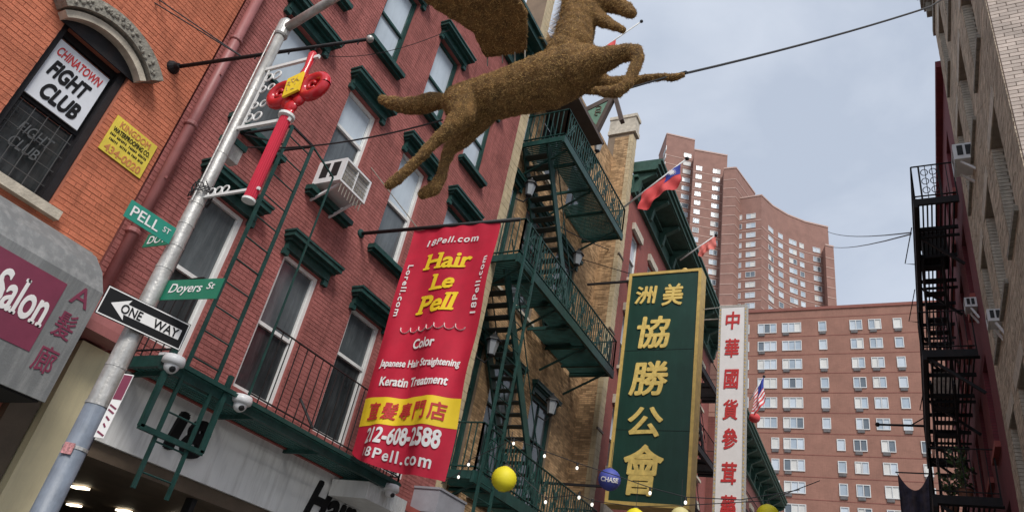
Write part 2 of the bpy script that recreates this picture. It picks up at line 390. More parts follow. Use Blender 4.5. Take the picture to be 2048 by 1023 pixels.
for r, (c, d) in enumerate(rows):
    for k, (a, b) in enumerate(cols):
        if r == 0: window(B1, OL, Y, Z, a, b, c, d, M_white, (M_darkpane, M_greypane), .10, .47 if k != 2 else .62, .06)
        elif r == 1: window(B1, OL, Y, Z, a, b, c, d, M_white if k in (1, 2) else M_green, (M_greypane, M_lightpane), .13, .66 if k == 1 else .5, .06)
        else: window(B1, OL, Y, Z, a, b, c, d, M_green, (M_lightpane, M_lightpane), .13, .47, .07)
        hood(B1, OL, Y, Z, a-.08, b+.12, d+.02, M_green, .30, .26)
        if r: sill(B1, OL, Y, Z, a-.04, b+.04, c, M_green, .13, .17)
mb = MB()
for z0, z1, o in ((15.75, 15.9, .12), (15.9, 16.5, .07), (16.5, 16.62, .34), (16.62, 16.8, .62), (16.8, 16.9, .72)): mb.box(XL-.05, XL+o, Y0, Y1+.02, z0, z1)
for k in range(14): mb.box(XL+.02, XL+.42, Y0+.2+k*.6, Y0+.34+k*.6, 16.1, 16.5)
mb.build('cornice', M_green, B1)
# shop front under the first floor
mb = MB().box(XL-.02, XL+.20, 4.85, 12.35, 3.20, 4.06); fa = mb.build('shop_fascia', M_fascia, B1)
MB().box(XL-.02, XL+.26, 4.80, 12.40, 4.06, 4.17).build('fascia_ledge', M_tile, B1)
MB().box(XL-.30, XL+.14, 4.86, 12.3, 3.02, 3.195).build('transom_panel', M_brown, B1)
mb = MB()
for a, b in ((4.86, 4.93), (6.9, 6.98), (9.2, 9.28), (12.2, 12.3)): mb.box(XL-.12, XL+.02, a, b, 0, 3.02)
mb.box(XL-.12, XL+.02, 4.86, 12.3, 0, .4).build('shop_front_frame', M_black, B1)
# room behind the glass
mb = MB(); xi = XL-8.5
mb.face([(XL-.3, 4.9, 3.10), (XL-.3, 12.2, 3.10), (xi, 12.2, 3.10), (xi, 4.9, 3.10)]).face([(xi, 4.9, 0), (xi, 12.2, 0), (xi, 12.2, 3.10), (xi, 4.9, 3.10)])
mb.face([(XL-.3, 4.9, 0), (xi, 4.9, 0), (xi, 4.9, 3.10), (XL-.3, 4.9, 3.10)]).face([(XL-.3, 12.2, 0), (xi, 12.2, 0), (xi, 12.2, 3.10), (XL-.3, 12.2, 3.10)])
mb.build('shop_interior', M_brown, B1)
for i in range(5):
    for j in range(3):
        y = 5.6+i*1.55; x = -10.85-j*1.45-(i % 2)*.5
        MB().box(x-.17, x+.17, y-.05, y+.05, 3.05, 3.08).build('ceiling_lamp', M_lamp, B1)
# house number and shop name on the fascia
text('18', 'house_number', M_ktext, fa, V((XL+.201, 6.30, 3.66)), Y, Z, .62, .52, .06, .12, depth=.05)
P = onx(650, 1008, XL+.2); text('Hair Le Pell', 'shop_name', M_ktext, fa, V((XL+.201, P.y+1.15, P.z+.0)), Y, Z, 3.2, .62, .035, .35, depth=.03)
# ------------------------------------------------------------------ orange building
B0 = thing('brick_building', (XL, 2.2, 0), 'orange painted brick building with arched stone window hood at the left edge', 'building')
oh = [(2.52, 3.46, 5.36, 7.46)]
wm = wall_mesh(MB(), OL, Y, Z, -2.0, 4.28, 3.0, 11.5, oh, .28)
wm.face([(XL, 4.28, 3), (XL, 4.28, 11.5), (XL-6, 4.28, 11.5), (XL-6, 4.28, 3)]).face([(XL, -2, 11.5), (XL, 4.28, 11.5), (XL-6, 4.28, 11.5), (XL-6, -2, 11.5)])
wm.build('wall', M_orange_m, B0)
bricks(B0, OL, Y, Z, .6, 4.28, 4.4, 11.4, oh, M_orange, proud=.006)
MB().box(XL-6, XL+.02, -2, 4.2, 0, 3.0).build('ground_floor_wall', M_stone, B0)
wf = window(B0, OL, Y, Z, 2.52, 3.46, 5.36, 7.46, M_iron, (M_darkpane, M_darkpane), .20, .50, .10)
mb = MB()                                                  # outer casing boards and bars in front of the lower sash
for a, b in ((2.53, 2.60), (3.36, 3.45)): mb.box(XL-.14, XL-.06, a, b, 5.37, 7.45)
mb.build('casing', M_iron, wf)
mb = MB()
for k in range(5): mb.box(XL-.155, XL-.145, 2.66+k*.16, 2.668+k*.16, 5.46, 6.36)
for k in range(4): mb.box(XL-.156, XL-.146, 2.62, 3.36, 5.6+k*.21, 5.608+k*.21)
mb.build('window_bars', mat('dull_wire', (.07, .07, .07), .7, .2, 5, 0), wf)
# arched stone hood: outer carved band and inner smooth moulding
def arc_band(yc, half, z0, rise, r0, r1, t0, t1, n=18):
    R = (half*half+rise*rise)/(2*rise); zc = z0+rise-R; a0 = math.asin(half/R); mb = MB()
    for i in range(n):
        A, B_ = -a0+2*a0*i/n, -a0+2*a0*(i+1)/n
        q = [(yc+(R+r)*math.sin(t), zc+(R+r)*math.cos(t)) for t, r in ((A, r0), (B_, r0), (B_, r1), (A, r1))]
        mb.prism([(t0, y, z) for y, z in q], (t1-t0, 0, 0))
    return mb
hd = arc_band(2.99, .53, 7.40, .24, .0, .09, XL-.02, XL+.16).build('window_hood', M_stonel, B0)
arc_band(2.99, .57, 7.44, .26, .065, .25, XL-.02, XL+.22).build('carved_band', M_stone, hd)
mb = MB(); rr = random.Random(2)
for i in range(16):
    t = -.62+1.24*i/15; yy = 2.99+t*.94; zz = 7.855-.62*t*t
    for k in range(3): mb.sphere((XL+.22, yy+rr.uniform(-.03, .03), zz+rr.uniform(-.05, .05)), rr.uniform(.018, .032), 6, 5)
mb.build('carved_leaf', M_stone, hd)['kind'] = 'stuff'
ah = [(2.99+.53*math.sin(k*math.pi/20), 7.40+.235*math.cos(k*math.pi/20)) for k in range(-10, 11)]
MB().prism([(XL+.012, y, z) for y, z in ah], (.02, 0, 0)).build('arched_head', M_iron, wf)
MB().box(XL-.02, XL+.10, 2.44, 3.58, 5.24, 5.355).build('window_sill', M_stonel, B0)
mb = MB().box(XL-.02, XL+.12, -2, 4.1, 4.25, 5.12); mb.build('stone_band', M_stone, B0)
mb = MB().box(XL+.0, XL+.26, 4.42, 4.80, 0, 4.12).build('pilaster', M_cream, B0)
MB().box(XL+.0, XL+.14, 4.10, 4.40, 0, 3.4).build('pilaster_return', M_brown, B0)
# sign in the window, painted board on the wall
sg = MB().box(XL-.12, XL-.10, 2.60, 3.31, 6.42, 7.28).build('paper_sign', mat('white_sign_sheet', (.66, .68, .72), .6, .08, 2, 0))
tag(sg, 'white poster with red and black lettering in the upper sash of the arched window', 'sign')
for s, mt, zc, h, w_, wt, yc in (('CHINATOWN', M_rtext, 7.14, .13, .60, .02, 2.955), ('FIGHT', M_ktext, 6.90, .24, .52, .045, 2.94), ('CLUB', M_ktext, 6.60, .24, .48, .045, 2.98)):
    text(s, 'lettering', mt, sg, V((XL-.0995, yc, zc)), Y, Z, w_, h, wt, .22, depth=.004)
gt = text('FIGHT\nCLUB', 'ghost_lettering', mat('faint_chalk', (.10, .105, .11), .8, .1, 3, 0), wf, V((XL-.18, 3.0, 5.98)), Y, Z, .42, .36, 0, .25, depth=.004)
yp = MB().box(XL+.012, XL+.026, 3.57, 4.20, 6.34, 6.88).build('painted_board', mat('yellow_sign_sheet', (.72, .56, .06), .6, .14, 4, .1, streak=.3, c2=(.5, .4, .1)))
tag(yp, 'small yellow board with red and black lettering on the orange wall', 'sign')
Mfade = mat('faded_red_print', (.55, .22, .07), .7, .2, 5, 0)
for s, mt, zc, h, w_, wt in (('KINGDOM', Mfade, 6.80, .095, .46, .02), ('WATERPROOFING CO.', M_ktext, 6.69, .07, .56, .02), ('434-0020', Mfade, 6.42, .11, .54, .02)):
    text(s, 'lettering', mt, yp, V((XL+.0265, 3.885, zc)), Y, Z, w_, h, wt, depth=.003)
# two lines too small to read: short dark dashes where the words stand
for zc, words in ((6.61, ((3.60, 3.67), (3.70, 3.84), (3.88, 4.00), (4.03, 4.15))), (6.54, ((3.62, 3.74), (3.78, 3.88), (3.90, 3.94), (3.96, 4.03), (4.06, 4.13)))):
    mb = MB()
    for a, b in words:
        k = a
        while k < b: mb.box(XL+.0262, XL+.0285, k, k+.010, zc-.019, zc+.019); mb.box(XL+.0262, XL+.0283, k+.010, k+.017, zc-.006+.012*random.choice((-1, 0, 1)), zc+.004); k += .021
    mb.build('small_print', M_ktext, yp)['kind'] = 'stuff'
# rainwater pipe
dp = thing('rainwater_pipe', (XL+.1, 4.40, 4.6), 'dull red rainwater pipe between the orange and the maroon wall', 'pipe')
MB().tube([(XL+.11, 4.43, 4.62), (XL+.11, 4.40, 11.5)], .075, 12).build('pipe', M_copper, dp, True)
for z in (5.6, 7.4, 9.1): MB().lathe((XL+.11, 4.41, z), [(.082, 0), (.095, .015), (.095, .06), (.082, .075)], n=14).build('joint_collar', M_copper, dp)
for z in (6.5, 8.4): MB().beam((XL, 4.41, z), (XL+.2, 4.41, z), .03, .04).build('bracket', M_copper, dp)
# the rounded red canopy beside the awning
mb = MB(); q = [(XL, 4.72)] + [(XL+.62*math.sin(t*math.pi/16), 4.15+.57*math.cos(t*math.pi/16)) for t in range(9)] + [(XL, 4.15)]
mb.prism([(x, 4.02, z) for x, z in q], (0, .72, 0)); tag(mb.build('door_canopy', M_copper), 'rounded dull red canopy on the wall between grey awning and sign pole', 'canopy')
# ------------------------------------------------------------------ salon awning
aw = thing('shop_awning', (XL, 2.4, 3.1), 'streaked grey shop awning with a maroon panel on the orange building', 'awning')
xf = XL+1.22; prof = [(XL, 5.08), (XL+.35, 5.02), (XL+.72, 4.85), (XL+1.0, 4.62), (xf, 4.34), (xf, 3.14), (xf-.03, 3.14), (xf-.03, 4.33), (XL+.98, 4.59), (XL+.70, 4.82), (XL+.34, 4.99), (XL, 5.05)]
cv = MB().prism([(x, -1.5, z) for x, z in prof], (0, 5.36, 0)).build('canvas', M_awning, aw)
MB().prism([(XL, 3.83, 5.04), (XL+.34, 3.83, 4.98), (XL+.70, 3.83, 4.81), (XL+.98, 3.83, 4.58), (xf-.032, 3.83, 4.32), (xf-.032, 3.83, 3.15), (XL, 3.83, 3.15)], (0, .028, 0)).build('end_panel', M_awning, aw)
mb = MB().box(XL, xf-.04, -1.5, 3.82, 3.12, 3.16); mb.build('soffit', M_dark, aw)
OA = V((xf+.001, 0, 0))
pn = MB().box(xf+.001, xf+.006, 1.2, 3.49, 3.50, 4.24).build('printed_panel', M_magenta, aw)
text('Salon', 'lettering', M_wtext, pn, V((xf+.0065, 3.19, 3.92)), Y, Z, .55, .37, .022, .0, serif=.05, depth=.003)
for s, y, z, h in (('A', 3.68, 4.20, .20), ('髮', 3.67, 3.87, .27), ('廊', 3.66, 3.50, .27)):
    text(s, 'lettering', M_magenta, aw, V((xf+.001, y, z)), Y, Z, .20, h, .008, depth=.004)
# ------------------------------------------------------------------ iron balcony and ladder on the maroon building
def balcony_rail(mb, pts, z0, z1, step=.16, r=.009, top=.018):
    pts = [V(p) for p in pts]
    for p, q in zip(pts, pts[1:]):
        n = max(1, int((q-p).length/step))
        for k in range(n+1):
            c = p.lerp(q, k/n); mb.beam(V((c.x, c.y, z0)), V((c.x, c.y, z1)), r*2 if 0 < k < n else top*1.6)
        for z in (z1, z0+.08): mb.beam(V((p.x, p.y, z)), V((q.x, q.y, z)), top*2, top)
    return mb
bal = thing('iron_balcony', (XL, 7.6, 4.15), 'dark green iron balcony with railing above the grey shop fascia', 'balcony')
bx0, bx1, by0, by1, bz = XL+.28, -7.42, 4.95, 9.78, 4.10
mb = MB()
for y in (by0, by1): mb.box(bx0-.3, bx1, y-.03, y+.03, bz-.09, bz+.05)
mb.box(bx1-.03, bx1+.03, by0-.03, by1+.03, bz-.12, bz+.06); mb.box(bx0-.26, bx0-.2, by0, by1, bz-.09, bz+.05)
mb.build('platform_frame', M_green, bal)
mb = MB()
for k in range(13): mb.box(bx0-.2+.088*k, bx0-.2+.088*k+.05, by0+.03, by1-.03, bz-.02, bz+.02)
mb.build('grating', M_green, bal)['kind'] = 'stuff'
for y in (5.2, 6.6, 8.0, 9.4): MB().beam((XL, y, bz-.06), (bx1-.031, y, bz-.06), .04, .06).build('bracket', M_green, bal)
balcony_rail(MB(), [(XL+.05, by1, 0), (bx1, by1, 0), (bx1, 6.25, 0)], bz+.06, 5.20, .17, .006, .014).build('railing', M_black, bal)
balcony_rail(MB(), [(bx1, 4.96, 0), (XL+.05, 4.96, 0)], bz+.06, 5.20, .17, .006, .014).build('railing', M_black, bal)
ld = thing('fire_ladder', (-7.4, 5.4, 2.8), 'thin dark green fire ladder hanging in front of the maroon wall', 'ladder')
xl = -7.40
for y in (5.22, 5.68): MB().beam((xl, y, 2.72), (xl, y, 7.9), .03, .045).build('rail', M_green, ld)
for k in range(15): MB().tube([(xl, 5.22, 2.9+k*.345), (xl, 5.68, 2.9+k*.345)], .011, 6).build('rung', M_green, ld)
MB().beam((xl, 6.24, 4.2), (xl, 6.24, 7.75), .022).beam((xl, 5.68, 7.9), (xl, 6.24, 7.75), .022).build('side_rail', M_green, ld)
mb = MB()
for y in (4.98, 5.86): mb.beam((xl+.02, y, 3.32), (xl+.02, y, 4.3), .05, .06)
mb.beam((xl+.02, 4.96, 3.32), (xl+.02, 5.88, 3.32), .05, .06); mb.build('guide_frame', M_green, ld)
mb = MB()
mb.beam((xl, 5.22, 7.9), (XL, 5.22, 8.0), .03).beam((xl, 5.68, 7.9), (XL, 5.68, 8.0), .03).beam((xl, 5.22, 7.55), (XL, 5.22, 8.0), .02).beam((xl, 5.22, 7.9), (xl, 5.68, 7.9), .03)
mb.build('wall_bracket', M_iron, ld)
# dark slanted iron strap leaning on the balcony wall
P = onx(600, 795, XL+.3); Q = onx(625, 855, XL+.5); st = MB().beam(P, Q, .05, .03); tag(st.build('iron_strap', M_black), 'short black iron strap leaning behind the balcony railing', 'strap')
# ------------------------------------------------------------------ air conditioner in the maroon building
def air_conditioner(c, n, u, w_, h, d, label, sc=1.0, group=None):
    """window unit: case, side louvres, rear coil grille, support brackets; c = centre of the outer face bottom edge, n outward"""
    c = V(c); v = Z; t = thing('air_conditioner', c - n*d, label, 'air conditioner', group)
    mb = MB(); B = c - n*d/2 + v*h/2; e = .035
    for s in (-1, 1): mb.obox(B+u*s*(w_/2-e/2), n*d/2, u*e/2, v*h/2)
    mb.obox(B+v*(h/2-e/2), n*d/2, u*(w_/2-e-.001), v*e/2).obox(B-v*(h/2-e/2), n*d/2, u*(w_/2-e-.001), v*e/2)
    mb.obox(c-n*.03+v*h/2, n*.02, u*.012, v*(h/2-e)); mb.build('case', M_plastic, t)
    MB().obox(c-n*.06+v*h/2, n*.01, u*(w_/2-e-.002), v*(h/2-e-.002)).build('coil', mat('aluminium_coil', (.28, .27, .26), .5, .3, 20, .3, 300), t)
    mb = MB()
    for k in range(1, 9): mb.obox(c-n*.015+u*(-w_/2+w_*k/9), n*.006, u*.005, v*(h/2-e))
    for k in range(1, 6): mb.obox(c-n*.016+v*h*k/6, n*.005, u*(w_/2-e), v*.005)
    mb.build('grille', M_stone, t)['kind'] = 'stuff'
    for s in (-1, 1):
        for q in (.30, .68):
            MB().obox(c-n*d*q+u*s*(w_/2+.003)+v*h*.55, n*d*.13, u*.004, v*h*.32).build('side_louvre', M_black, t)
        MB().beam(c-n*.1+u*s*w_*.36-v*.012, c-n*d+u*s*w_*.36-v*.26, .035, .04).build('support_bracket', M_plastic, t)
    return t
air_conditioner((XL+.62, 7.14, 8.22), X, Y, .70, .47, .62, 'dirty white air conditioner jutting from a maroon building window over the ladder')
# ------------------------------------------------------------------ security cameras under the balcony
def camera_unit(px, py, x, label, sc=1.0):
    c = onx(px, py, x); t = thing('security_camera', c, label, 'security camera', 'white security cameras on the balcony')
    MB().lathe(c, [(.05, .10), (.115, .09), (.13, .04), (.13, .0), (.10, -.02)], n=16).build('housing', M_plastic, t, True)
    MB().sphere(c-V((0, 0, .03)), .088, 14, 10).build('ball', M_plastic, t, True)
    MB().lathe(c+V((.062, -.02, -.07)), [(.036, 0), (.036, .02), (.02, .028)], (.8, -.2, -.55), 12).build('lens', M_black, t)
    MB().box(c.x-.22, c.x-.1, c.y-.07, c.y+.07, c.z-.02, c.z+.12).build('mount', M_plastic, t)
camera_unit(345, 727, -7.35, 'white dome security camera just below the one way arrow sign')
camera_unit(482, 805, -7.35, 'white dome security camera on the balcony edge right of the ladder')
camera_unit(782, 980, -7.35, 'white dome security camera below the bottom edge of the red banner')
mb = MB(); P = onx(760, 990, -7.7); mb.box(-8.25, -7.5, P.y-.6, P.y+.5, P.z-.2, P.z+.06)
for k in range(12): mb.box(-7.5, -7.49, P.y-.58+k*.09, P.y-.53+k*.09, P.z-.2, P.z+.05)
tag(mb.build('sign_box', M_white), 'ribbed white box under the end of the green balcony', 'box')
# ------------------------------------------------------------------ street light pole with signs
PX, PY = -6.02, 3.6
pole = thing('street_light_pole', (PX, PY, .13), 'tall galvanised street light pole with blue painted foot carrying the street signs', 'lamp post')
MB().lathe((PX, PY, .13), [(.20, 0), (.20, .05), (.108, .12), (.101, 1.0), (.092, 2.9)], n=20).tube([(PX, PY, .3), (PX, PY, .3001)], .01).build('painted_foot', M_bluepaint, pole, True)
MB().lathe((PX, PY, 3.02), [(.092, 0), (.091, .02), (.085, .6), (.076, 1.6), (.062, 3.3), (.056, 4.65)], n=20).build('shaft', M_steel, pole, True)
for z in (2.62, 3.0, 3.35, 4.35, 4.6, 4.85, 5.1, 5.3, 5.75, 6.65): MB().lathe((PX, PY, z), [(.085, 0), (.104-.006*(z-2), .006), (.104-.006*(z-2), .03), (.085, .036)] if z < 3.1 else [(.055, 0), (.104-.009*(z-2), .004), (.104-.009*(z-2), .026), (.055, .03)], n=16).build('steel_band', M_steel, pole)
top = V((PX+.0, PY, 7.68)); MB().lathe(top-V((0, 0, .14)), [(.07, 0), (.082, .02), (.082, .22), (.05, .27)], n=16).build('head_clamp', M_steel, pole)
MB().tube([top+V((.02, 0, -.02)), top+V((.5, -.02, .16)), top+V((1.2, -.05, .40)), top+V((2.0, -.08, .52))], [.052, .05, .045, .04], 12).build('lamp_arm', M_steel, pole, True)
mb = MB()
for k in range(10):
    a = k*.7; z = 5.2+.012*k; mb.tube([(PX+.11*math.cos(a+i*.5), PY+.11*math.sin(a+i*.5), z+.05*math.sin(i*1.7+k)) for i in range(7)], .006, 5)
mb.build('wire_coil', M_cable, pole)
for k, (dy, z0, z1) in enumerate(((.10, 2.4, 5.2), (-.105, 5.1, 7.5))): MB().tube([(PX+.04, PY+dy*.85-.004*i, z0+(z1-z0)*i/6) for i in range(7)], .008, 6).build('conduit', M_cable if k == 0 else M_steel, pole)
# sticker and a weathered paper notice on the pole
P = ony(138, 893, PY-.12); tag(MB().obox(V((PX+.055, PY-.092, P.z)), V((.036, .022, 0)), V((0, 0, .045)), V((.001, -.002, 0))).build('pole_sticker', mat('sticker_print', (.45, .2, .2), .6, .6, 60, 0)), 'small red and white sticker on the blue pole foot', 'sticker')
nb = thing('pole_notice', (PX+.15, PY+.03, 2.75), 'narrow white notice with red lettering fixed to the side of the pole', 'notice')
nu = V((.25, .10, 0)).normalized()
MB().obox(V((PX+.17, PY+.04, 3.03)), nu*.045, V((0, 0, .28)), nu.cross(Z)*.004).build('sheet', M_wtext, nb)
MB().obox(V((PX+.17, PY+.04, 3.19)), nu*.041, V((0, 0, .11)), nu.cross(Z)*.006).build('red_field', M_magenta, nb)
mb = MB(); nf = nu.cross(Z)*.005                         # worn slanted strokes, too faded to read
for k, (q, l_) in enumerate(((2.80, .05), (2.87, .02), (2.93, .03), (2.99, .045), (3.03, .05))): mb.beam(V((PX+.17, PY+.04, q))-nu*l_*.7+nf, V((PX+.17, PY+.04, q-.03))+nu*l_*.7+nf, .006, .014)
mb.build('faded_marks', M_magenta, nb)['kind'] = 'stuff'
def plate(name, a, b, z0, z1, label, mt, back=M_steel, off=.0):
    """flat sheet-metal sign from a to b (ground points), facing the camera side"""
    a, b = V((a[0], a[1], 0)), V((b[0], b[1], 0)); u = (b-a).normalized(); n = u.cross(Z); c = (a+b)/2+V((0, 0, (z0+z1)/2))+n*off; W = (b-a).length; H = z1-z0
    t = thing(name, c, label, 'street sign', 'signs on the street light pole')
    MB().obox(c, u*W/2, Z*H/2, n*.004).build('sheet', mt, t)
    return t, c+n*.0045, u, W, H, n
t, c, u, W, H, n = plate('one_way_sign', (-6.05, 3.20), (-5.86, 3.97), 3.68, 3.95, 'black and white one way arrow sign pointing left on the light pole', M_ktext, off=.06)
bd = MB()
for s in (-1, 1): bd.obox(c+Z*s*(H/2-.011), u*(W/2-.006), Z*.005, n*.001).obox(c+u*s*(W/2-.011), u*.005, Z*(H/2-.017), n*.001)
bd.build('border', M_wtext, t)
A = lambda p, q: c+u*p*W/2+Z*q*H/2
MB().prism([A(-.80, 0), A(-.42, -.72), A(-.46, -.36), A(.86, -.36), A(.86, .36), A(-.46, .36), A(-.42, .72)], n*.002).build('arrow', M_wtext, t)
text('ONE', 'lettering', M_ktext, t, A(-.32, 0)+n*.0025, u, Z, .19, .085, .02, depth=.002); text('WAY', 'lettering', M_ktext, t, A(.50, 0)+n*.0025, u, Z, .24, .085, .02, depth=.002)
t, c, u, W, H, n = plate('street_name_sign', (-6.07, 3.02), (-6.02, 3.50), 4.57, 4.75, 'bright green street name sign pointing left from the pole', M_signgreen, off=.05)
text('PELL', 'lettering', M_wtext, t, c-u*.055, u, Z, .29, .105, .012, depth=.002); text('ST', 'lettering', M_wtext, t, c+u*.165+Z*.015, u, Z, .075, .055, .01, depth=.002)
t, c, u, W, H, n = plate('street_name_sign', (-5.97, 3.68), (-5.28, 3.74), 4.06, 4.27, 'dark green street name sign pointing right from the pole above the one way sign', M_signgreen2, off=.02)
text('Doyers', 'lettering', M_wtext, t, c-u*.075, u, Z, .40, .125, .012, .12, depth=.002); text('St', 'lettering', M_wtext, t, c+u*.225+Z*.03, u, Z, .09, .07, .012, .12, depth=.002)
t, c, u, W, H, n = plate('street_name_sign', (-6.62, 3.64), (-6.06, 3.66), 4.70, 4.86, 'dark green street name sign half hidden behind the bright green one', M_signgreen2)
text('DOYERS', 'lettering', M_wtext, t, c, u, Z, .46, .095, .012, depth=.002)
dv = thing('signal_device', (PX, PY+.12, 5.95), 'small green capped grey device strapped behind the light pole beside the knot ornament', 'device')
MB().box(PX-.16, PX-.04, PY+.02, PY+.24, 5.82, 6.0).build('body', M_steel, dv); MB().box(PX-.18, PX-.02, PY, PY+.26, 6.0, 6.07).build('cap', M_green, dv); MB().beam((PX-.1, PY, 5.88), (PX, PY, 5.88), .04).build('strap', M_steel, dv)
# ------------------------------------------------------------------ red knot decoration on the pole
kn = thing('knot_ornament', (PX+.1, PY, 5.2), 'shiny red knot ornament with yellow panel and red tassel on the light pole', 'ornament')
K = lambda px, py, dy=0: ony(px, py, PY+dy)
br = MB(); a, b = K(560, 132), K(640, 110); br.beam((PX, PY, a.z), (b.x, PY, a.z-.03), .03, .04)
a2, b2 = K(495, 252), K(580, 238); br.beam((PX, PY, a2.z), (b2.x, PY, b2.z), .03, .04)
zt, zb = a.z-.03, a2.z
br.beam((PX+.12, PY, zb), (PX+.12, PY, zt), .02)
for zc, s in ((zt-.12, 1), (zb+.12, 1), (zt-.30, .8), (zb+.30, .8)):
    for k in range(2):
        xx = PX+.16+k*.13
        br.tube([(xx+.055*s*math.cos(i*math.pi/6), PY, zc+.055*s*math.sin(i*math.pi/6)) for i in range(13)], .010, 6)
br.build('bracket', M_white, kn)
a3, b3 = K(412, 393), K(505, 398); br = MB().beam((PX, PY, a3.z), (b3.x+.03, PY, a3.z-.02), .025, .03)
for k in range(3): br.tube([(PX+.14+.1*k+.045*math.cos(i*math.pi/6), PY, a3.z+.05+.045*math.sin(i*math.pi/6)) for i in range(13)], .009, 6)
br.build('lower_bracket', M_white, kn)
c0 = K(597, 180)
kx = c0.x; kz = c0.z
MB().lathe((kx-.02, PY, kz+.10), [(.055, 0), (.05, .10), (.035, .22), (.05, .42), (.03, .46)], n=14).build('upper_stem', M_redgloss, kn, True)
for s in (-1, 1):
    cx_ = kx+s*.225; cz = kz-.01
    rg = MB(); pts = [(cx_+.128*math.cos(t*math.pi/10)*1.1, PY, cz+.128*math.sin(t*math.pi/10)) for t in range(21)]
    rg.tube(pts, .06, 10, False)
    rg.tube([(cx_+(.025+.004*t)*math.cos(t*.5), PY-.03, cz+(.03+.003*t)*math.sin(t*.5)) for t in range(12)], .02, 8)
    rg.lathe((cx_, PY+.01, cz), [(.10, 0), (.10, .02)], (0, -1, 0), 14)
    rg.build('loop', M_redgloss, kn, True)
rg = MB()
for dx, dz, r in ((0, 0, .12), (-.08, -.16, .085), (.08, -.16, .085), (0, -.24, .09), (.09, .14, .06), (-.09, .14, .06), (0, -.33, .07)): rg.sphere((kx+dx, PY, kz+dz), r, 14, 10, (1, .55, 1))
rg.build('centre_knot', M_redgloss, kn, True)
R_ = lambda p, q: V((kx+p*.707-q*.707, PY-.10, kz+p*.707+q*.707))
pl = MB().obox(V((kx, PY-.078, kz)), V((.10, 0, .026)), V((-.02, 0, .135)), V((0, .012, 0))).build('yellow_panel', M_yellow, kn)
mb = MB(); rq = random.Random(6)
for k in range(14):
    a, b = rq.uniform(-.075, .075), rq.uniform(-.10, .10); P = V((kx+a*.966-b*.15, PY-.092, kz+a*.25+b*.97)); d = V((rq.uniform(-.03, .03), 0, rq.uniform(-.03, .03))); mb.beam(P-d, P+d, .006, .012)
mb.build('panel_relief', M_gold, pl)['kind'] = 'stuff'
e0, e1 = K(575, 242), K(500, 398)
MB().lathe((kx+.0, PY, kz-.40), [(.04, 0), (.085, .015), (.085, .045), (.03, .06)], n=16).build('tassel_cap', M_white, kn)
tl = kz-.40-e1.z; mb = MB()
for k in range(14):
    an = 2*math.pi*k/14; mb.tube([(kx+.045*math.cos(an), PY+.045*math.sin(an), kz-.40), (kx+.045*math.cos(an), PY+.045*math.sin(an), e1.z)], .014, 7)
mb.lathe((kx, PY, e1.z), [(.042, 0), (.042, tl)], n=14); mb.build('tassel', M_red, kn)
MB().lathe((kx, PY, e1.z-.03), [(.03, 0), (.066, .006), (.066, .03), (.04, .04)], n=16).build('tassel_rim', M_white, kn)
# ------------------------------------------------------------------ flag rod on the orange building
fr = thing('flag_rod', (XL, 3.86, 8.03), 'bare dark flag rod with a silver ball reaching out from the orange wall', 'flagpole')
e = onz(740, 78, 8.15); s0 = V((XL, 3.86, 8.03))
MB().tube([s0, e], [.028, .022], 10).build('rod', M_iron, fr, True)
MB().sphere(e, .048, 12, 8).build('ball', M_steel, fr, True)
MB().lathe(s0, [(.10, 0), (.09, .03), (.05, .08), (.035, .14)], (1, 0, 0), 12).build('wall_plate', M_iron, fr)
for k in (.45, .62, .75, .88, .95): p = s0.lerp(e, k); MB().beam(p, p-V((0, 0, .07)), .014).build('hook', M_iron, fr)
q = s0.lerp(e, .38)
for dy in (0, .05): MB().tube([q, onx(318-dy*300, 0, XL)+V((0, dy, 0))], .009, 6).build('stay_wire', M_cable, fr)
# ------------------------------------------------------------------ red banner
YB = 8.23
bn = thing('fabric_banner', (XL, YB, 8.2), 'tall red fabric banner with yellow and white lettering hanging across the pavement', 'banner')
zr = 8.10
MB().tube([(XL, YB, zr+.08), (-5.18, YB, zr-.06)], .035, 10).build('rod', M_black, bn, True)
MB().lathe((XL, YB, zr+.08), [(.09, 0), (.08, .03), (.04, .05)], (1, 0, 0), 12).build('wall_plate', M_green, bn)
P = onx(742, 335, XL); MB().tube([(XL, P.y, P.z), (-7.2, YB, zr+.02)], .010, 6).build('stay_wire', M_stone, bn)
bx0, bx1, bzt, bzb = -7.27, -5.53, zr-.01, 4.02
def cloth_y(s, t):   # s 0..1 across, t 0..1 down
    return YB + .05*math.sin(5.2*s+2.2*t)*t + .05*math.sin(12*s-5*t)*(.25+t) + .022*math.sin(27*s+4*t)*t*t + .010*math.sin(30*s)*math.exp(-9*t) + .03*math.sin(7*s+15*t)*(.4+.6*s)
def bpt(s, t):
    droop = .10*math.sin(math.pi*s)**1*t*t*0 + .16*(s-.15)*t*t*0
    edge = .06*t*t*math.sin(3*t)
    return V((bx0+(bx1-bx0)*s + .015*math.sin(6*t), cloth_y(s, t), bzt - t*(bzt-bzb) - .20*max(0, t-.9)/.1*(s**.6) + .14*max(0, t-.93)/.07*(1-s)**4))
def cloth(s0, s1, t0, t1, ns, ntt, mt, name, parent, off=0.0):
    mb = MB(); 
    for j in range(ntt+1):
        for i in range(ns+1):
            p = bpt(s0+(s1-s0)*i/ns, t0+(t1-t0)*j/ntt); mb.v.append(p+V((0, off, 0)))
    for j in range(ntt):
        for i in range(ns): k = j*(ns+1)+i; mb.f.append((k, k+1, k+ns+2, k+ns+1))
    return mb.build(name, mt, parent, True)
cb = cloth(0, 1, 0, 1, 60, 90, M_red, 'cloth', bn)
cloth(0, 1, .762, .868, 60, 12, M_yellow, 'yellow_stripe', cb, -.004)
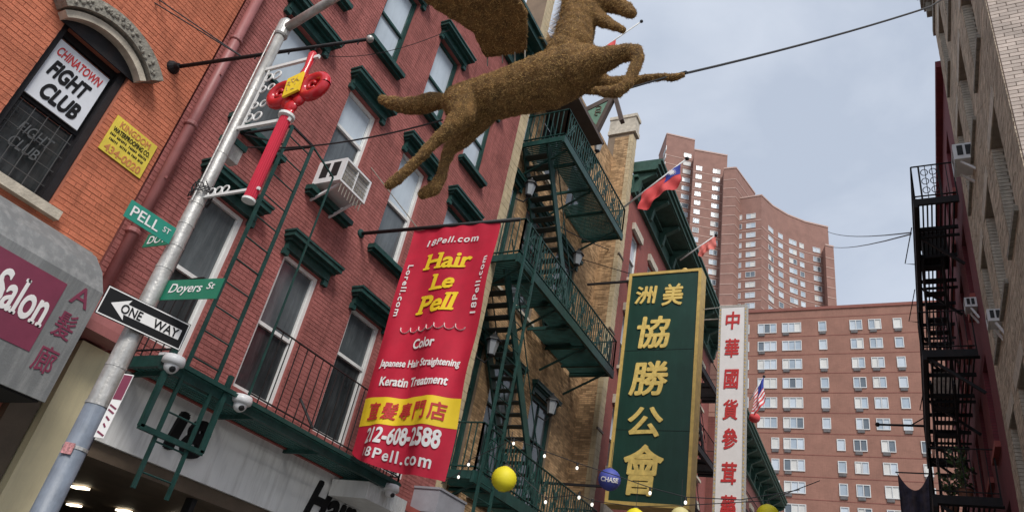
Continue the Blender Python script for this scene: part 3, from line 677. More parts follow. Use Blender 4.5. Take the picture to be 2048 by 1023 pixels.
def btext(s, sc_, tc_, w_, h, mt, **k):
    """print on the cloth: flat lettering laid over the waves"""
    vert = k.pop('vert', False)
    u, v = (X, Z) if not vert else ((-Z, X) if vert == 1 else (Z, -X))
    O = V((bx0+(bx1-bx0)*sc_, 0, bzt-tc_*(bzt-bzb)))
    o = text(s, 'lettering', mt, cb, O, u, v, w_, h, depth=.002, **k)
    bm = bmesh.new(); bm.from_mesh(o.data)
    bmesh.ops.delete(bm, geom=[f for f in bm.faces if abs(f.normal.y) < .5], context='FACES')
    bmesh.ops.triangulate(bm, faces=bm.faces)
    for _ in range(3):
        es = [e for e in bm.edges if e.calc_length() > .045]
        if es: bmesh.ops.subdivide_edges(bm, edges=es, cuts=1, use_grid_fill=False); bmesh.ops.triangulate(bm, faces=bm.faces)
    for q in bm.verts:
        ss = min(max((q.co.x-bx0)/(bx1-bx0), 0), 1); tt = (bzt-q.co.z)/(bzt-bzb); q.co.x += .015*math.sin(6*tt)
        q.co.y += cloth_y(ss, tt)-.013; q.co.z -= .20*max(0, tt-.9)/.1*(ss**.6) - .14*max(0, tt-.93)/.07*(1-ss)**4
    bm.to_mesh(o.data); bm.free(); return o
btext('18Pell.com', .50, .078, 1.02, .13, M_wtext, weight=.022, shear=.15, spacing=1.2)
btext('Hair', .50, .175, .92, .30, M_yellow, weight=.03, shear=.10, serif=.07)
btext('Le', .50, .273, .48, .29, M_yellow, weight=.03, shear=.10, serif=.07)
btext('Pell', .50, .372, .78, .34, M_yellow, weight=.03, shear=.10, serif=.07)
btext('Lorell.com', .085, .30, .98, .10, M_wtext, weight=.022, spacing=1.2, vert=1)
btext('18Pell.com', .915, .30, 1.02, .10, M_wtext, weight=.022, spacing=1.2, vert=2)
mb = MB()
for k in range(7):
    x = bx0+.30+k*.175; pts = []
    for i in range(9): a = math.pi*(.95+i*.115); pts.append((x+.09+.085*math.cos(a), 0, 6.17+.085*math.sin(a)))
    for p, q in zip(pts, pts[1:]): mb.beam(p, q, .002, .034, up=(0, 1, 0))
for q in mb.v: ss = (q.x-bx0)/(bx1-bx0); tt = (bzt-q.z)/(bzt-bzb); q.y += cloth_y(ss, tt)-.007
mb.build('wave_line', M_wtext, cb)
btext('Color', .50, .545, .44, .17, M_wtext, weight=.03)
btext('Japanese Hair Straightening', .50, .63, 1.42, .16, M_wtext, weight=.03)
btext('Keratin Treatment', .50, .70, 1.22, .15, M_wtext, weight=.03)
for k, s in enumerate('直髮專門店'): btext(s, .17+.165*k, .815, .235, .27, M_rtext, weight=.022)
btext('212-608-2588', .52, .905, 1.30, .215, M_wtext, weight=.035)
btext('18Pell.com', .52, .963, 1.2, .135, M_wtext, weight=.022, spacing=1.2)
# ------------------------------------------------------------------ tan brick building with recessed front
B2 = thing('brick_building', (XL, 16.5, 0), 'tan brick building with recessed front behind the green fire escape', 'building')
xw, y0, y1, zt = -9.25, 12.44, 20.5, 20.2
O2 = V((xw, 0, 0))
h2 = [(a, b, c, d) for a, b in ((13.05, 14.35), (14.95, 16.35), (17.25, 18.75)) for c, d in ((5.4, 8.9), (10.6, 13.9), (15.3, 18.3))]
wm = wall_mesh(MB(), O2, Y, Z, y0, y1, 0, zt, h2, .2); wm.build('wall', M_tan_m, B2)
bricks(B2, O2, Y, Z, y0, y1, 4.6, zt, h2, M_tan, limit=0)
for (a, b, c, d) in h2: window(B2, O2, Y, Z, a, b, c, d, M_green, (M_darkpane, M_greypane), .12, .66, .12, mull=1); hood(B2, O2, Y, Z, a-.05, b+.05, d+.01, M_green, .3, .2); sill(B2, O2, Y, Z, a, b, c, M_stonel, .12, .12)
# end piers: front faces and the cheeks facing down the street
MB().box(xw, XL-.012, y0+.012, y0+.42, 0, zt+.6).build('pier', M_tan_m, B2)
bricks(B2, V((XL-.012, 0, 0)), Y, Z, y0+.012, y0+.42, 4.6, zt+.6, [], M_quoin, limit=0, H=.19, L_=.4)
MB().box(xw-.3, XL, y1, y1+.42, 0, 21.3).build('pier', M_tan_m, B2)
bricks(B2, V((0, y1, 0)), X, Z, xw, XL-.17, 4.6, 21.2, [], M_tan, limit=300)
bricks(B2, V((0, y1, 0)), X, Z, XL-.16, XL, 4.6, 21.2, [], M_quoin, limit=0, H=.19, L_=.16, proud=.016)
bricks(B2, V((XL, 0, 0)), Y, Z, y1, y1+.42, 4.6, 21.2, [], M_quoin, limit=0, H=.19, L_=.4, proud=.012)
mb = MB().box(xw-.32, XL+.10, y1-.08, y1+.46, 21.3, 21.5).box(xw-.3, XL+.05, y1-.04, y1+.44, 21.5, 22.1).box(xw-.32, XL+.10, y1-.08, y1+.46, 22.1, 22.25); mb.build('pier_cap', M_stonel, B2)
# balcony roof with a green triangular gable
mb = MB().prism([(xw, 13.6, 17.45), (-8.0, 13.6, 17.45), (-8.0, 13.6, 17.6), (xw, 13.6, 18.0)], (0, 3.2, 0)); mb.build('balcony_roof', mat('brown_roof_board', (.09, .065, .055), .8, .2, 2, .2), B2)
mb = MB().prism([(-8.96, 17, 19.28), (-8.02, 17, 19.66), (-8.40, 17, 18.5)], (0, .12, 0)); gb = mb.build('gable', mat('pale_green_board', (.14, .26, .19), .7, .2, 3, .1, streak=.3), B2)
mb = MB()
for k in range(3):
    mb.tube([(-8.46+.1*math.cos(i*.6+k*2.1), 16.99, 19.1+.13*k+.08*math.sin(i*.6+k*2.1)) for i in range(9)], .02, 6)
mb.build('gable_scroll', M_brown, gb)
for a, b in (((-8.0, 17.05, 19.75), (-8.42, 17.05, 18.35)), ((-7.95, 17.1, 19.9), (-7.55, 17.1, 18.6)), ((-9.1, 17.05, 19.35), (-7.9, 17.05, 19.85))): MB().beam(a, b, .14, .2).build('barge_board', mat('brown_roof_board', (.09, .065, .055)), B2)
mb = MB()
for z in (6.2, 9.0, 12.5, 15.5): mb.box(XL-.02, XL+.04, y1-.05, y1+.46, z, z+.07)
mb.build('string_course', M_brown, B2)
mb = MB().box(-9.2, -8.55, 12.9, 20.4, 3.2, 4.4); mb.build('shop_front', M_dark, B2)
P = onx(895, 1005, -8.0); tag(MB().box(-8.5, -7.9, P.y-.5, P.y+.5, P.z-.3, P.z+.12).box(-8.52, -7.88, P.y-.52, P.y+.52, P.z+.12, P.z+.16).build('shop_sign_box', mat('grey_sign_box', (.3, .3, .33), .5, .2, 2, .1)), 'grey sign box at the foot of the tan building below the banner', 'sign')
# ------------------------------------------------------------------ fire escapes
def fe_level(t, x_in, x_out, ya, yb, z, mt, rail_h=1.05, panel=True, slat_y=False, well=None, step=.15):
    f = MB(); sg_ = 1 if x_out > x_in else -1
    f.box(x_out-.04, x_out+.04, ya-.03, yb+.03, z-.2, z+.04)
    for y in (ya, yb): f.box(min(x_in, x_out)+.031, max(x_in, x_out)-.031, y-.03, y+.03, z-.14, z+.03)
    k = ya+1.1
    while k < yb-.3: f.box(min(x_in, x_out)+.031, max(x_in, x_out)-.031, k-.025, k+.025, z-.12, z-.03); k += 1.25
    f.build('platform_frame', mt, t)
    g = MB()
    a, b = min(x_in, x_out)+.05, max(x_in, x_out)-.05
    if slat_y:
        k = a
        while k < b: g.box(k, k+.034, ya+.03, yb-.03, z-.015, z+.015); k += .09
    else:
        k = ya+.05
        while k < yb-.05:
            if not (well and well[0] < k < well[1]): g.box(a, b, k, k+.032, z-.015, z+.015)
            else: g.box(a if sg_ < 0 else a+.62, b if sg_ > 0 else b-.62, k, k+.032, z-.015, z+.015)
            k += .075
    g.build('grating', mt, t)['kind'] = 'stuff'
    r = MB(); balcony_rail(r, [(x_in+sg_*.05, ya, 0), (x_out, ya, 0), (x_out, yb, 0), (x_in+sg_*.05, yb, 0)], z+.04, z+rail_h, step, .011 if panel else .008, .024 if panel else .018)
    r.build('railing', mt, t)
    if panel:                                     # cast scrollwork in the railing
        q = MB(); yy = ya+.35
        while yy < yb-.3:
            for s in (-1, 1):
                q.tube([(x_out, yy+s*.10+.08*math.cos(i*.7), z+.52+s*.16+.10*math.sin(i*.7)) for i in range(10)], .017, 5)
            q.beam((x_out, yy-.2, z+.2), (x_out, yy+.2, z+.9), .026); q.beam((x_out, yy+.2, z+.2), (x_out, yy-.2, z+.9), .026)
            yy += .72
        q.build('scrollwork', mt, t)['kind'] = 'stuff'
def fe_stair(t, xa, xb, ya, za, yb, zb, mt, tread_mt):
    st = MB()
    for x in (xa, xb): st.beam((x, ya, za), (x, yb, zb), .05, .26)
    s = st.build('stair', mt, t); n = int((za-zb)/.24)
    for k in range(1, n):
        c = V((0, ya+(yb-ya)*k/n, za+(zb-za)*k/n)); MB().box(min(xa, xb)+.021, max(xa, xb)-.021, c.y-.12, c.y+.12, c.z-.014, c.z+.014).build('tread', tread_mt, s)
    hr = MB()
    for x in (xa, xb): hr.beam((x, ya, za+.85), (x, yb, zb+.85), .025); hr.beam((x, (ya+yb)/2, (za+zb)/2), (x, (ya+yb)/2, (za+zb)/2+.85), .02)
    hr.build('handrail', mt, s)
fe = thing('fire_escape', (XL, 16, 5), 'dark green iron fire escape with stairs on the tan building', 'fire escape')
xo = -7.77; xi = xw+.02
fe_level(fe, xi, xo, 13.75, 18.8, 15.1, M_green, well=(15.0, 16.8))
fe_level(fe, xi, xo, 12.62, 19.4, 10.42, M_green, well=(13.9, 16.2))
fe_level(fe, xi+.2, xo, 12.62, 19.4, 5.2, M_green)
M_tread = mat('stair_tread_iron', (.05, .06, .055), .6, .2, 4, .2)
fe_stair(fe, -9.12, -8.35, 13.95, 15.1, 17.4, 10.45, M_green, M_tread)
fe_stair(fe, -9.12, -8.35, 13.1, 10.4, 17.0, 5.25, M_green, M_tread)
mb = MB()
for y in (12.74, 13.36): mb.beam((-7.68, y, 3.0), (-7.68, y, 11.4), .05, .06)
for k in range(26): mb.tube([(-7.68, 12.74, 3.2+k*.31), (-7.68, 13.36, 3.2+k*.31)], .012, 6)
mb.build('drop_ladder', M_green, fe)
for z, ys in ((15.1, (14.2, 16.2, 18.4)), (10.42, (13, 15.2, 17.4, 19.2)), (5.2, (13, 15.2, 17.4, 19.2))):
    for y in ys: MB().beam((xi, y, z-.8), (xo-.1, y, z-.1), .05, .05).build('bracket', M_green, fe)
rk = random.Random(4)
for k, (y, lb) in enumerate(((14.9, 'flower pot'), (16.2, 'flower pot'), (17.6, 'flower pot'))):
    c = V((xo-.28, y, 10.45)); t = thing('flower_pot', c, ('nearest', 'middle', 'farthest')[k]+' flower pot with bare twigs on the middle green platform', 'plant', 'flower pots on the green fire escape')
    MB().lathe(c, [(.11, 0), (.16, .3), (.17, .32), (.14, .325)], n=12).build('pot', mat('pale_clay_pot', (.38, .33, .28), .8), t)
    tw = MB()
    for i in range(12): a = rk.uniform(0, 6.3); tw.tube([c+V((0, 0, .3)), c+V((.12*math.cos(a), .12*math.sin(a), .6)), c+V((.28*math.cos(a+.3), .28*math.sin(a+.3), rk.uniform(.75, 1.1)))], .008, 4)
    tw.build('twig', M_greenb, t)['kind'] = 'stuff'
def lantern(px, py, x, label):
    c = onx(px, py, x); t = thing('wall_lantern', c, label, 'lantern', 'black wall lanterns on the tan building')
    MB().lathe(c-V((0, 0, .22)), [(.09, 0), (.15, .36)], n=6).build('glass', mat('frosted_lantern_glass', (.24, .25, .26), .3, .1, 5, 0), t)
    MB().lathe(c+V((0, 0, .14)), [(.20, 0), (.19, .04), (.09, .14), (.03, .2), (.015, .26)], n=6).build('cap', M_black, t)
    MB().lathe(c-V((0, 0, .30)), [(.02, 0), (.08, .05), (.10, .08)], n=6).build('foot', M_black, t)
    MB().tube([c-V((0, 0, .28)), c+V((-.12, 0, -.42)), c+V((-.34, 0, -.3)), V((min(x-.4, c.x-.4), c.y, c.z-.25))], .022, 6).build('bracket', M_black, t)
lantern(1060, 378, -8.6, 'wall lantern under the highest fire escape platform near the maroon building')
lantern(985, 692, -8.6, 'wall lantern right beside the middle of the red banner')
lantern(1103, 812, -8.6, 'wall lantern left of the lower end of the tan pier')
lantern(1196, 292, -8.4, 'highest wall lantern, under the pale green gable')
lantern(1155, 517, -8.6, 'wall lantern beside the tan pier, behind the middle fire escape railing')
# ------------------------------------------------------------------ red building with the heavy green cornice
u3 = V((-.032, 1, 0)).normalized(); n3 = u3.cross(Z); O3 = V((XL, 20.93, 0))
def rowhouse(name, O, u, W, H, wallm, label, wins, cornice_h, cornice_out, cm, nbr=9):
    t = thing(name, O+u*W/2, label, 'building'); n = u.cross(Z); hl = [(a, b, c, d) for (a, b) in wins[0] for (c, d) in wins[1]]
    mb = wall_mesh(MB(), O, u, Z, 0, W, 0, H, hl, .22)
    mb.face([O+u*W, O+u*W+Z*H, O+u*W+Z*H-n*9, O+u*W-n*9]).face([O, O+Z*H, O+Z*H-n*9, O-n*9]).face([O+Z*H, O+u*W+Z*H, O+u*W+Z*H-n*9, O+Z*H-n*9]); mb.build('wall', wallm, t)
    for (a, b, c, d) in hl:
        window(t, O, u, Z, a, b, c, d, M_white, (M_greypane, M_lightpane), .14, .5, .07)
        m2 = MB(); m2.obox(O+u*(a+b)/2+Z*(d+.16)+n*.06, u*((b-a)/2+.14), Z*.15, n*.06); m2.build('lintel', M_stonel, t)
        m2 = MB(); m2.obox(O+u*(a+b)/2+Z*(c-.07)+n*.07, u*((b-a)/2+.10), Z*.06, n*.07); m2.build('window_sill', M_stonel, t)
    k = MB(); h = cornice_h; o = cornice_out
    for z0, z1, d_ in ((0, .08, .14), (.08, .5, .06), (.5, .58, .2), (.70, .82, .86), (.82, .93, .94), (.93, 1, 1)):
        k.obox(O+u*W/2+Z*(H-.1+h*(z0+z1)/2)+n*(o*d_/2-.02), u*W/2, Z*h*(z1-z0)/2, n*(o*d_/2+.02))
    k.obox(O+u*W/2+Z*(H-.1+h*.69)+n*(o*.4), u*W/2, Z*.02, n*(o*.4)); cn = k.build('cornice', cm, t)
    for i in range(nbr):
        a = .25+(W-.5)*i/(nbr-1); m2 = MB(); B_ = O+u*(a-.11)+Z*(H-.1)
        m2.prism([B_+n*.05+Z*h*.05, B_+n*o*.22+Z*h*.10, B_+n*o*.30+Z*h*.42, B_+n*o*.78+Z*h*.60, B_+n*o*.78+Z*h*.665, B_+n*.05+Z*h*.665], u*.22); m2.build('cornice_bracket', cm, cn)
    return t
M_red3 = brickmat('far_red_brick', (.33, .085, .065), (.27, .07, .055), (.2, .08, .07), tuple(u3))
B3 = rowhouse('brick_building', O3, u3, 15.5, 18.7, M_red3, 'red brick building with heavy dark green bracketed cornice behind the green sign', ([(.75, 1.65), (3.0, 3.9), (5.4, 6.3), (7.8, 8.7), (10.2, 11.1), (12.8, 13.7)], [(4.7, 6.7), (8.2, 10.3), (11.7, 13.8), (15.2, 17.3)]), 1.5, 1.15, M_greenb)
O4 = O3+u3*15.6+V((.35, 0, 0))
M_red4 = brickmat('farther_dark_brick', (.24, .075, .06), (.20, .06, .05), (.15, .07, .06), tuple(u3))
B4 = rowhouse('brick_building', O4, u3, 21, 15.6, M_red4, 'lower dark red brick building with green cornice beyond the white sign', ([(1.2+2.5*k, 2.2+2.5*k) for k in range(8)], [(5, 7), (8.4, 10.4), (11.8, 13.9)]), 1.6, 1.2, M_greenb, 12)
fe3 = thing('fire_escape', O3+u3*8, 'black iron fire escape on the red building between the green and the white sign', 'fire escape')
for z in (7.9, 11.4, 14.9): fe_level(fe3, XL+.05, XL+1.0, 27.3, 32.6, z, M_iron, panel=False, step=.2, well=(28, 30.5))
for z in (14.9, 11.4): fe_stair(fe3, XL+.2, XL+.75, 28.2, z, 31.0, z-3.45, M_iron, M_iron)
fe4 = thing('fire_escape', O4+u3*4, 'black iron fire escape on the lower building right behind the white sign', 'fire escape')
for z in (8.2, 11.6): fe_level(fe4, XL-.2, XL+.9, 38.5, 44, z, M_iron, panel=False, step=.25)
# ------------------------------------------------------------------ hanging signs
GY = 18.0
gs = thing('hanging_sign', (-6.1, GY, 6.2), 'tall dark green hanging sign with gold characters and gold frame', 'sign')
ga, gb_ = ony(1260, 541, GY), ony(1376, 1018, GY); gx0, gx1, gz0, gz1 = ga.x, gb_.x+.03, 6.12, 13.05
bd_ = MB().box(gx0+.09, gx1-.09, GY+.03, GY+.50, gz0+.09, gz1-.09).build('board', M_board, gs)
for a, b, c, d in ((gx0, gx0+.09, gz0, gz1), (gx1-.09, gx1, gz0, gz1), (gx0+.091, gx1-.091, gz1-.09, gz1), (gx0+.091, gx1-.091, gz0, gz0+.09)): MB().box(a, b, GY, GY+.54, c, d).build('gold_frame', M_gold, gs)
for z in (8.1, 10.45): MB().box(gx0+.091, gx1-.091, GY+.026, GY+.03, z, z+.012).build('panel_joint', M_ktext, gs)
gc = (gx0+gx1)/2; gw = gx1-gx0
GO = lambda px, py: V((ony(px, py, GY).x, GY+.029, ony(px, py, GY).z))
M_goldt = mat('gold_leaf_print', (.80, .58, .17), .4, .25, 6, .1)
for s, px, py, w_, h in (('洲', 1292, 589, .66, .60), ('美', 1345, 588, .62, .72), ('協', 1306, 663, .98, 1.02), ('勝', 1297, 755, 1.08, 1.04), ('公', 1290, 842, .98, .84), ('會', 1285, 938, 1.08, 1.34)):
    text(s, 'gold_character', M_goldt, bd_, GO(px, py), X, Z, w_, h, .022, .08, depth=.03)
mb = MB(); P = ony(1190, 547, GY)

for a, b, q in (((XL, GY+.25, gz1-.12), (gx0, GY+.25, gz1-.12), .06), ((XL-.6, GY+.25, gz0+.5), (gx0, GY+.25, gz0+.5), .06), ((gx0+.3, GY+.25, gz1), (XL-.4, GY+.25, gz1+.9), .02)): MB().beam(a, b, q).build('bracket', M_iron, gs)
MB().sphere((gx1-.55, GY+.2, gz1+.06), .1, 10, 8).build('sign_lamp', M_gold, gs)
WY = 28.0
ws = thing('hanging_sign', (-6, WY, 7), 'narrow white hanging sign with red characters beside the green sign', 'sign')
wa = ony(1439, 611, WY); wb = ony(1495, 611, WY); wx0, wx1, wz1, wz0 = wa.x, wb.x-.02, wa.z, 7.2
wbd = MB().box(wx0+.10, wx1-.10, WY+.012, WY+.3, wz0+.1, wz1-.1).build('board', M_wtext, ws)
M_trim = mat('mottled_trim', (.42, .40, .36), .7, .5, 30, .2)
for a, b, c, d in ((wx0, wx0+.1, wz0, wz1), (wx1-.1, wx1, wz0, wz1), (wx0+.101, wx1-.101, wz1-.1, wz1), (wx0+.101, wx1-.101, wz0, wz0+.1)): MB().box(a, b, WY, WY+.31, c, d).build('trim', M_trim, ws)
mb = MB()
for k in range(60):
    for x in (wx0+.03, wx1-.07): mb.box(x, x+.04, WY-.012, WY, wz0+.1+k*(wz1-wz0-.2)/60, wz0+.1+k*(wz1-wz0-.2)/60+.07)
mb.build('trim_relief', M_gold, ws)['kind'] = 'stuff'
for k, (s, py) in enumerate(zip('中華國貨參茸藥', (640, 695, 757, 818, 876, 945, 1012))):
    P = ony(1467-(py-640)*.034, py, WY); text(s, 'red_character', M_rtext, wbd, V(((wx0+wx1)/2, WY+.0115, P.z)), X, Z, .60, .86, .022, .06, depth=.02)
for a, b, q in (((gx1, GY+.4, ony(1395, 605, GY).z), (wx0, WY+.1, wz1-.02), .03), ((wx0, WY+.1, wz0+1), (XL-.3, WY+.1, wz0+1), .05), ((wx0, WY+.1, wz1-.6), (XL-.3, WY+.1, wz1-.6), .05)): MB().beam(a, b, q).build('bracket', M_stone, ws)
# ------------------------------------------------------------------ flags
def flag(name, base, tip, label, parts, drop, mt, wav=.16, s0=.25, s1=.92, ball=M_black):
    """limp flag gathered along a slanted pole; parts colour the cloth by position (s along hoist, t down)"""
    base, tip = V(base), V(tip); t = thing(name, base, label, 'flag')
    MB().tube([base, tip], [.035, .028], 8).build('pole', M_white if ball is M_black else M_steel, t, True)
    MB().sphere(tip, .075, 10, 8).build('ball', ball, t, True)
    d = (tip-base); ns, ntt = 28, 20
    def pt(s, q):
        p = base+d*(s0+(s1-s0)*s); a = q*drop*(.75+.25*math.sin(2.2*s+.4))
        side = d.cross(Z).normalized(); dh = V((d.x, d.y, 0)).normalized()
        return p - Z*a + side*wav*(math.sin(9*s+3*q)+.4*math.sin(19*s-5*q))*(.15+q) + dh*(.18*math.sin(5*q+3*s)*q*drop*.35)
    for nm, pm, sa, sb, qa, qb, off in parts:
        mb = MB(); n1_ = max(3, int(ns*(sb-sa))); n2_ = max(2, int(ntt*(qb-qa)))
        for j in range(n2_+1):
            for i in range(n1_+1): mb.v.append(pt(sa+(sb-sa)*i/n1_, qa+(qb-qa)*j/n2_)+d.cross(Z).normalized()*off)
        for j in range(n2_):
            for i in range(n1_): k = j*(n1_+1)+i; mb.f.append((k, k+1, k+n1_+2, k+n1_+1))
        mb.build(nm, pm, t, True)
    return t, pt
M_fred = mat('red_flag_cloth', (.62, .07, .07), .8, .12, 3, .05); M_fblue = mat('blue_flag_cloth', (.03, .05, .30), .8, .12, 3, .05); M_fwhite = mat('white_flag_cloth', (.75, .72, .72), .8, .1, 3, .05)
tb = ony(1248, 414, 18.9); tp = ony(1374, 317, 18.9)
t, pt = flag('flag', tb, tp, 'red flag with blue corner and white sun on a slanted white pole', [('red_field', M_fred, 0, 1, 0, 1, 0), ('blue_canton', M_fblue, .62, 1, 0, .52, .012), ('blue_canton', M_fblue, .62, 1, 0, .52, -.012)], .82, M_fred, .13, .28, .9)
for off in (.022, -.022):
    c = pt(.80, .24)+(tp-tb).cross(Z).normalized()*off; mb = MB(); dd = (tp-tb).normalized(); nn = dd.cross(Z).normalized(); uu = nn.cross(dd)
    for k in range(12): a = k*math.pi/6; mb.face([c+(dd*math.cos(a+.2)+uu*math.sin(a+.2))*.08, c+(dd*math.cos(a)+uu*math.sin(a))*.16, c+(dd*math.cos(a-.2)+uu*math.sin(a-.2))*.08])
    mb.lathe(c, [(.085, -.002), (.085, .002)], nn, 14).build('white_sun', M_fwhite, t)
ub = ony(1499, 800, 36); up_ = ony(1528, 752, 36)
st = [('red_stripe' if k % 2 == 0 else 'white_stripe', M_fred if k % 2 == 0 else M_fwhite, .0, 1, k/13, (k+1)/13, 0) for k in range(13)] + [('blue_canton', M_fblue, .45, 1, 0, .5, .02), ('blue_canton', M_fblue, .45, 1, 0, .5, -.02)]
flag('flag', ub, up_, 'small striped flag with blue corner beside the white sign', st, 1.35, M_fred, .08, .25, 1)
ub = ony(1360, 520, 26.5); up_ = ony(1432, 470, 26.5)
flag('flag', ub, up_, 'pale red flag over the green cornice in front of the tower', [('red_field', mat('pale_red_flag_cloth', (.66, .17, .14), .8, .1, 3, .05), 0, 1, 0, 1, 0)], .6, M_fred, .08, .55, 1)
P0 = ony(1150, 135, 19.6); P1 = ony(1283, 43, 19.6)
flag('flag', P0, P1, 'red and white flag on a pole partly behind the winged horse', [('red_field', M_fred, 0, 1, 0, .6, 0), ('white_field', M_fwhite, 0, .3, .6, 1, 0)], .9, M_fred, .14, .15, .62)
P = ony(1509, 835, 38); t = MB().sphere(P, .30, 12, 8, (1, 1, .85)); tag(t.build('paper_lantern', M_fred, None, True), 'small red paper lantern below the striped flag', 'lantern')
# ------------------------------------------------------------------ right hand side: tan building with a pale brick end wall
XR = 1.6; RY0, RY1 = 8.6, 14.85
BR = thing('brick_building', (XR, 11, 0), 'worn tan brick building with pale brick end wall at the right edge', 'building')
M_tanr = mat('worn_tan_render', (.50, .41, .305), .9, .25, 2.2, .5, 50, streak=.5, c2=(.25, .195, .145), attr=.2)
M_tanr_m = mat('worn_tan_mortar', (.33, .27, .21), .95, .2, 2, .3, streak=.4)
uR = -Y; OR = V((XR, RY0, 0))
rc = [(1.0, 2.0), (2.9, 3.9), (4.7, 5.6)]; rr_ = [(5.0, 6.9), (8.2, 10.1), (11.5, 13.45), (14.8, 16.7)]
OR_ = V((XR, RY1, 0)); W_ = RY1-RY0
hr = [(a, b, c, d) for a, b in [(W_-b, W_-a) for a, b in rc] for c, d in rr_]
wm = wall_mesh(MB(), OR_, uR, Z, 0, W_, 0, 18.3, hr, .32); wm.build('wall', M_tanr_m, BR)
bricks(BR, OR_, uR, Z, 0, W_, 3.2, 18.3, hr, M_tanr, limit=0)
for (a, b, c, d) in hr:
    window(BR, OR_, uR, Z, a, b, c, d, M_iron, (M_darkpane, M_greypane), .26, .5, .07)
    MB().obox(OR_+uR*(a+b)/2+Z*(c-.04)-X*.03, uR*((b-a)/2+.12), Z*.04, X*.03).build('window_sill', M_stone, BR)
    MB().obox(OR_+uR*(a+b)/2+Z*(d+.13)-X*.006, uR*((b-a)/2+.16), Z*.12, X*.012).build('lintel', M_stonel, BR)
    # toothed brick jamb: alternate header blocks lining the reveal
    mb = MB(); k = c; i = 0
    while k < d-.07:
        for s, e in ((a, 1), (b, -1)):
            L2 = .22 if i % 2 else .13
            mb.obox(OR_+uR*(s+e*.008)+Z*(k+.031)+X*(L2/2+.004), uR*.009, Z*.029, X*L2/2)
        k += .067; i += 1
    mb.build('toothed_jamb', M_stonel, BR)['kind'] = 'stuff'
# end wall facing down the street
MB().face([(XR, RY0, 0), (XR+7, RY0, 0), (XR+7, RY0, 18.3), (XR, RY0, 18.3)]).face([(XR, RY0, 18.3), (XR+7, RY0, 18.3), (XR+7, RY1, 18.3), (XR, RY1, 18.3)]).face([(XR, RY1, 0), (XR+7, RY1, 0), (XR+7, RY1, 18.3), (XR, RY1, 18.3)]).build('end_wall', M_pink_m, BR)
bricks(BR, V((0, RY0, 0)), X, Z, XR+.012, XR+5, 5.0, 18.3, [], M_pink, proud=.011)
mb = MB()
for z0, z1, o in ((17.5, 17.7, .05), (18.3, 18.45, .10), (18.45, 18.6, .16), (18.6, 18.95, .22), (18.95, 19.1, .28)): mb.box(XR-o, XR+.4, RY0+.02, RY1+.15, z0, z1)
for k in range(10): mb.box(XR-.14, XR, RY0+.2+k*.64, RY0+.4+k*.64, 17.95, 18.299)
mb.build('cornice', M_stone, BR)
# red building beyond it
M_redr = brickmat('right_red_brick', (.20, .035, .045), (.17, .03, .04), (.12, .03, .035), (0, 1, 0))
BQ = thing('brick_building', (XR, 24, 0), 'dark crimson brick building behind the black fire escape at right', 'building')
hq = [(a, a+.95, c, c+1.9) for a in (1.1, 3.4, 5.7, 8.0, 10.3, 12.6) for c in (4.4, 7.4, 10.7, 13.6)]
OQ = V((XR+.03, RY1+.02+15, 0))
wm = wall_mesh(MB(), OQ, uR, Z, 0, 15, 0, 16.3, hq, .2); wm.face([(XR+.03, 29.87, 0), (XR+7, 29.87, 0), (XR+7, 29.87, 16.3), (XR+.03, 29.87, 16.3)]); wm.face([(XR+.03, 29.87, 16.3), (XR+.03, 14.87, 16.3), (XR+7, 14.87, 16.3), (XR+7, 29.87, 16.3)]); wm.build('wall', M_redr, BQ)
for (a, b, c, d) in hq:
    window(BQ, OQ, uR, Z, a, b, c, d, M_iron, (M_darkpane, M_greypane), .15, .5, .07)
    MB().obox(OQ+uR*(a+b)/2+Z*(c-.06)-X*.05, uR*((b-a)/2+.1), Z*.06, X*.05).build('window_sill', M_tile, BQ)
MB().box(XR-.12, XR+.3, 14.9, 29.8, 16.3, 16.5).build('parapet', M_redr, BQ)
# black fire escape on the red building, seen from below
fr_ = thing('fire_escape', (XR, 19, 6), 'black iron fire escape stack against the sky on the right', 'fire escape')
fe_level(fr_, XR, .70, 15.6, 24.0, 12.87, M_iron, panel=False, slat_y=True, step=.13, rail_h=1.0)
fe_level(fr_, XR, .55, 16.9, 24.5, 9.65, M_iron, panel=False, slat_y=True, step=.13, rail_h=1.0)
fe_level(fr_, XR, .42, 16.9, 24.5, 6.45, M_iron, panel=False, slat_y=True, step=.13, rail_h=1.0)
fe_stair(fr_, .80, 1.25, 18.0, 12.87, 21.2, 9.7, M_iron, M_iron); fe_stair(fr_, .66, 1.15, 18.6, 9.65, 21.8, 6.5, M_iron, M_iron)
for z, xo_ in ((12.87, .7), (9.65, .55), (6.45, .42)):
    for y in (16.98, 19.5, 22.5, 23.9): MB().beam((XR, y, z-.95), (xo_+.1, y, z-.15), .06, .06).build('bracket', M_iron, fr_); MB().beam((XR, y, z-.12), (xo_, y, z-.12), .05, .06).build('cross_bar', M_iron, fr_)
q = MB()
for k in range(3):
    for s in (-1, 1): q.tube([(1.05+s*.09+.075*math.cos(i*.7), 15.6, 13.15+k*.26+.09*math.sin(i*.7)) for i in range(10)], .010, 5)
for x in (.86, 1.24): q.beam((x, 15.6, 12.9), (x, 15.6, 13.87), .025)
q.build('scrollwork', M_iron, fr_)
mb = MB()
for y, z in ((19.2, 12.9), (22.5, 12.9), (21.5, 9.7)): mb.tube([(.66, y-1, z+1.0), (.42, y-.5, z+.2), (.66, y-.5, z+.15)], .014, 6)
mb.build('outer_brace', M_iron, fr_)
P = ony(1755, 848, 24); t = thing('flag_rod', (.5, 24, 10.6), 'bare black rod reaching left from the right hand fire escape', 'flagpole')
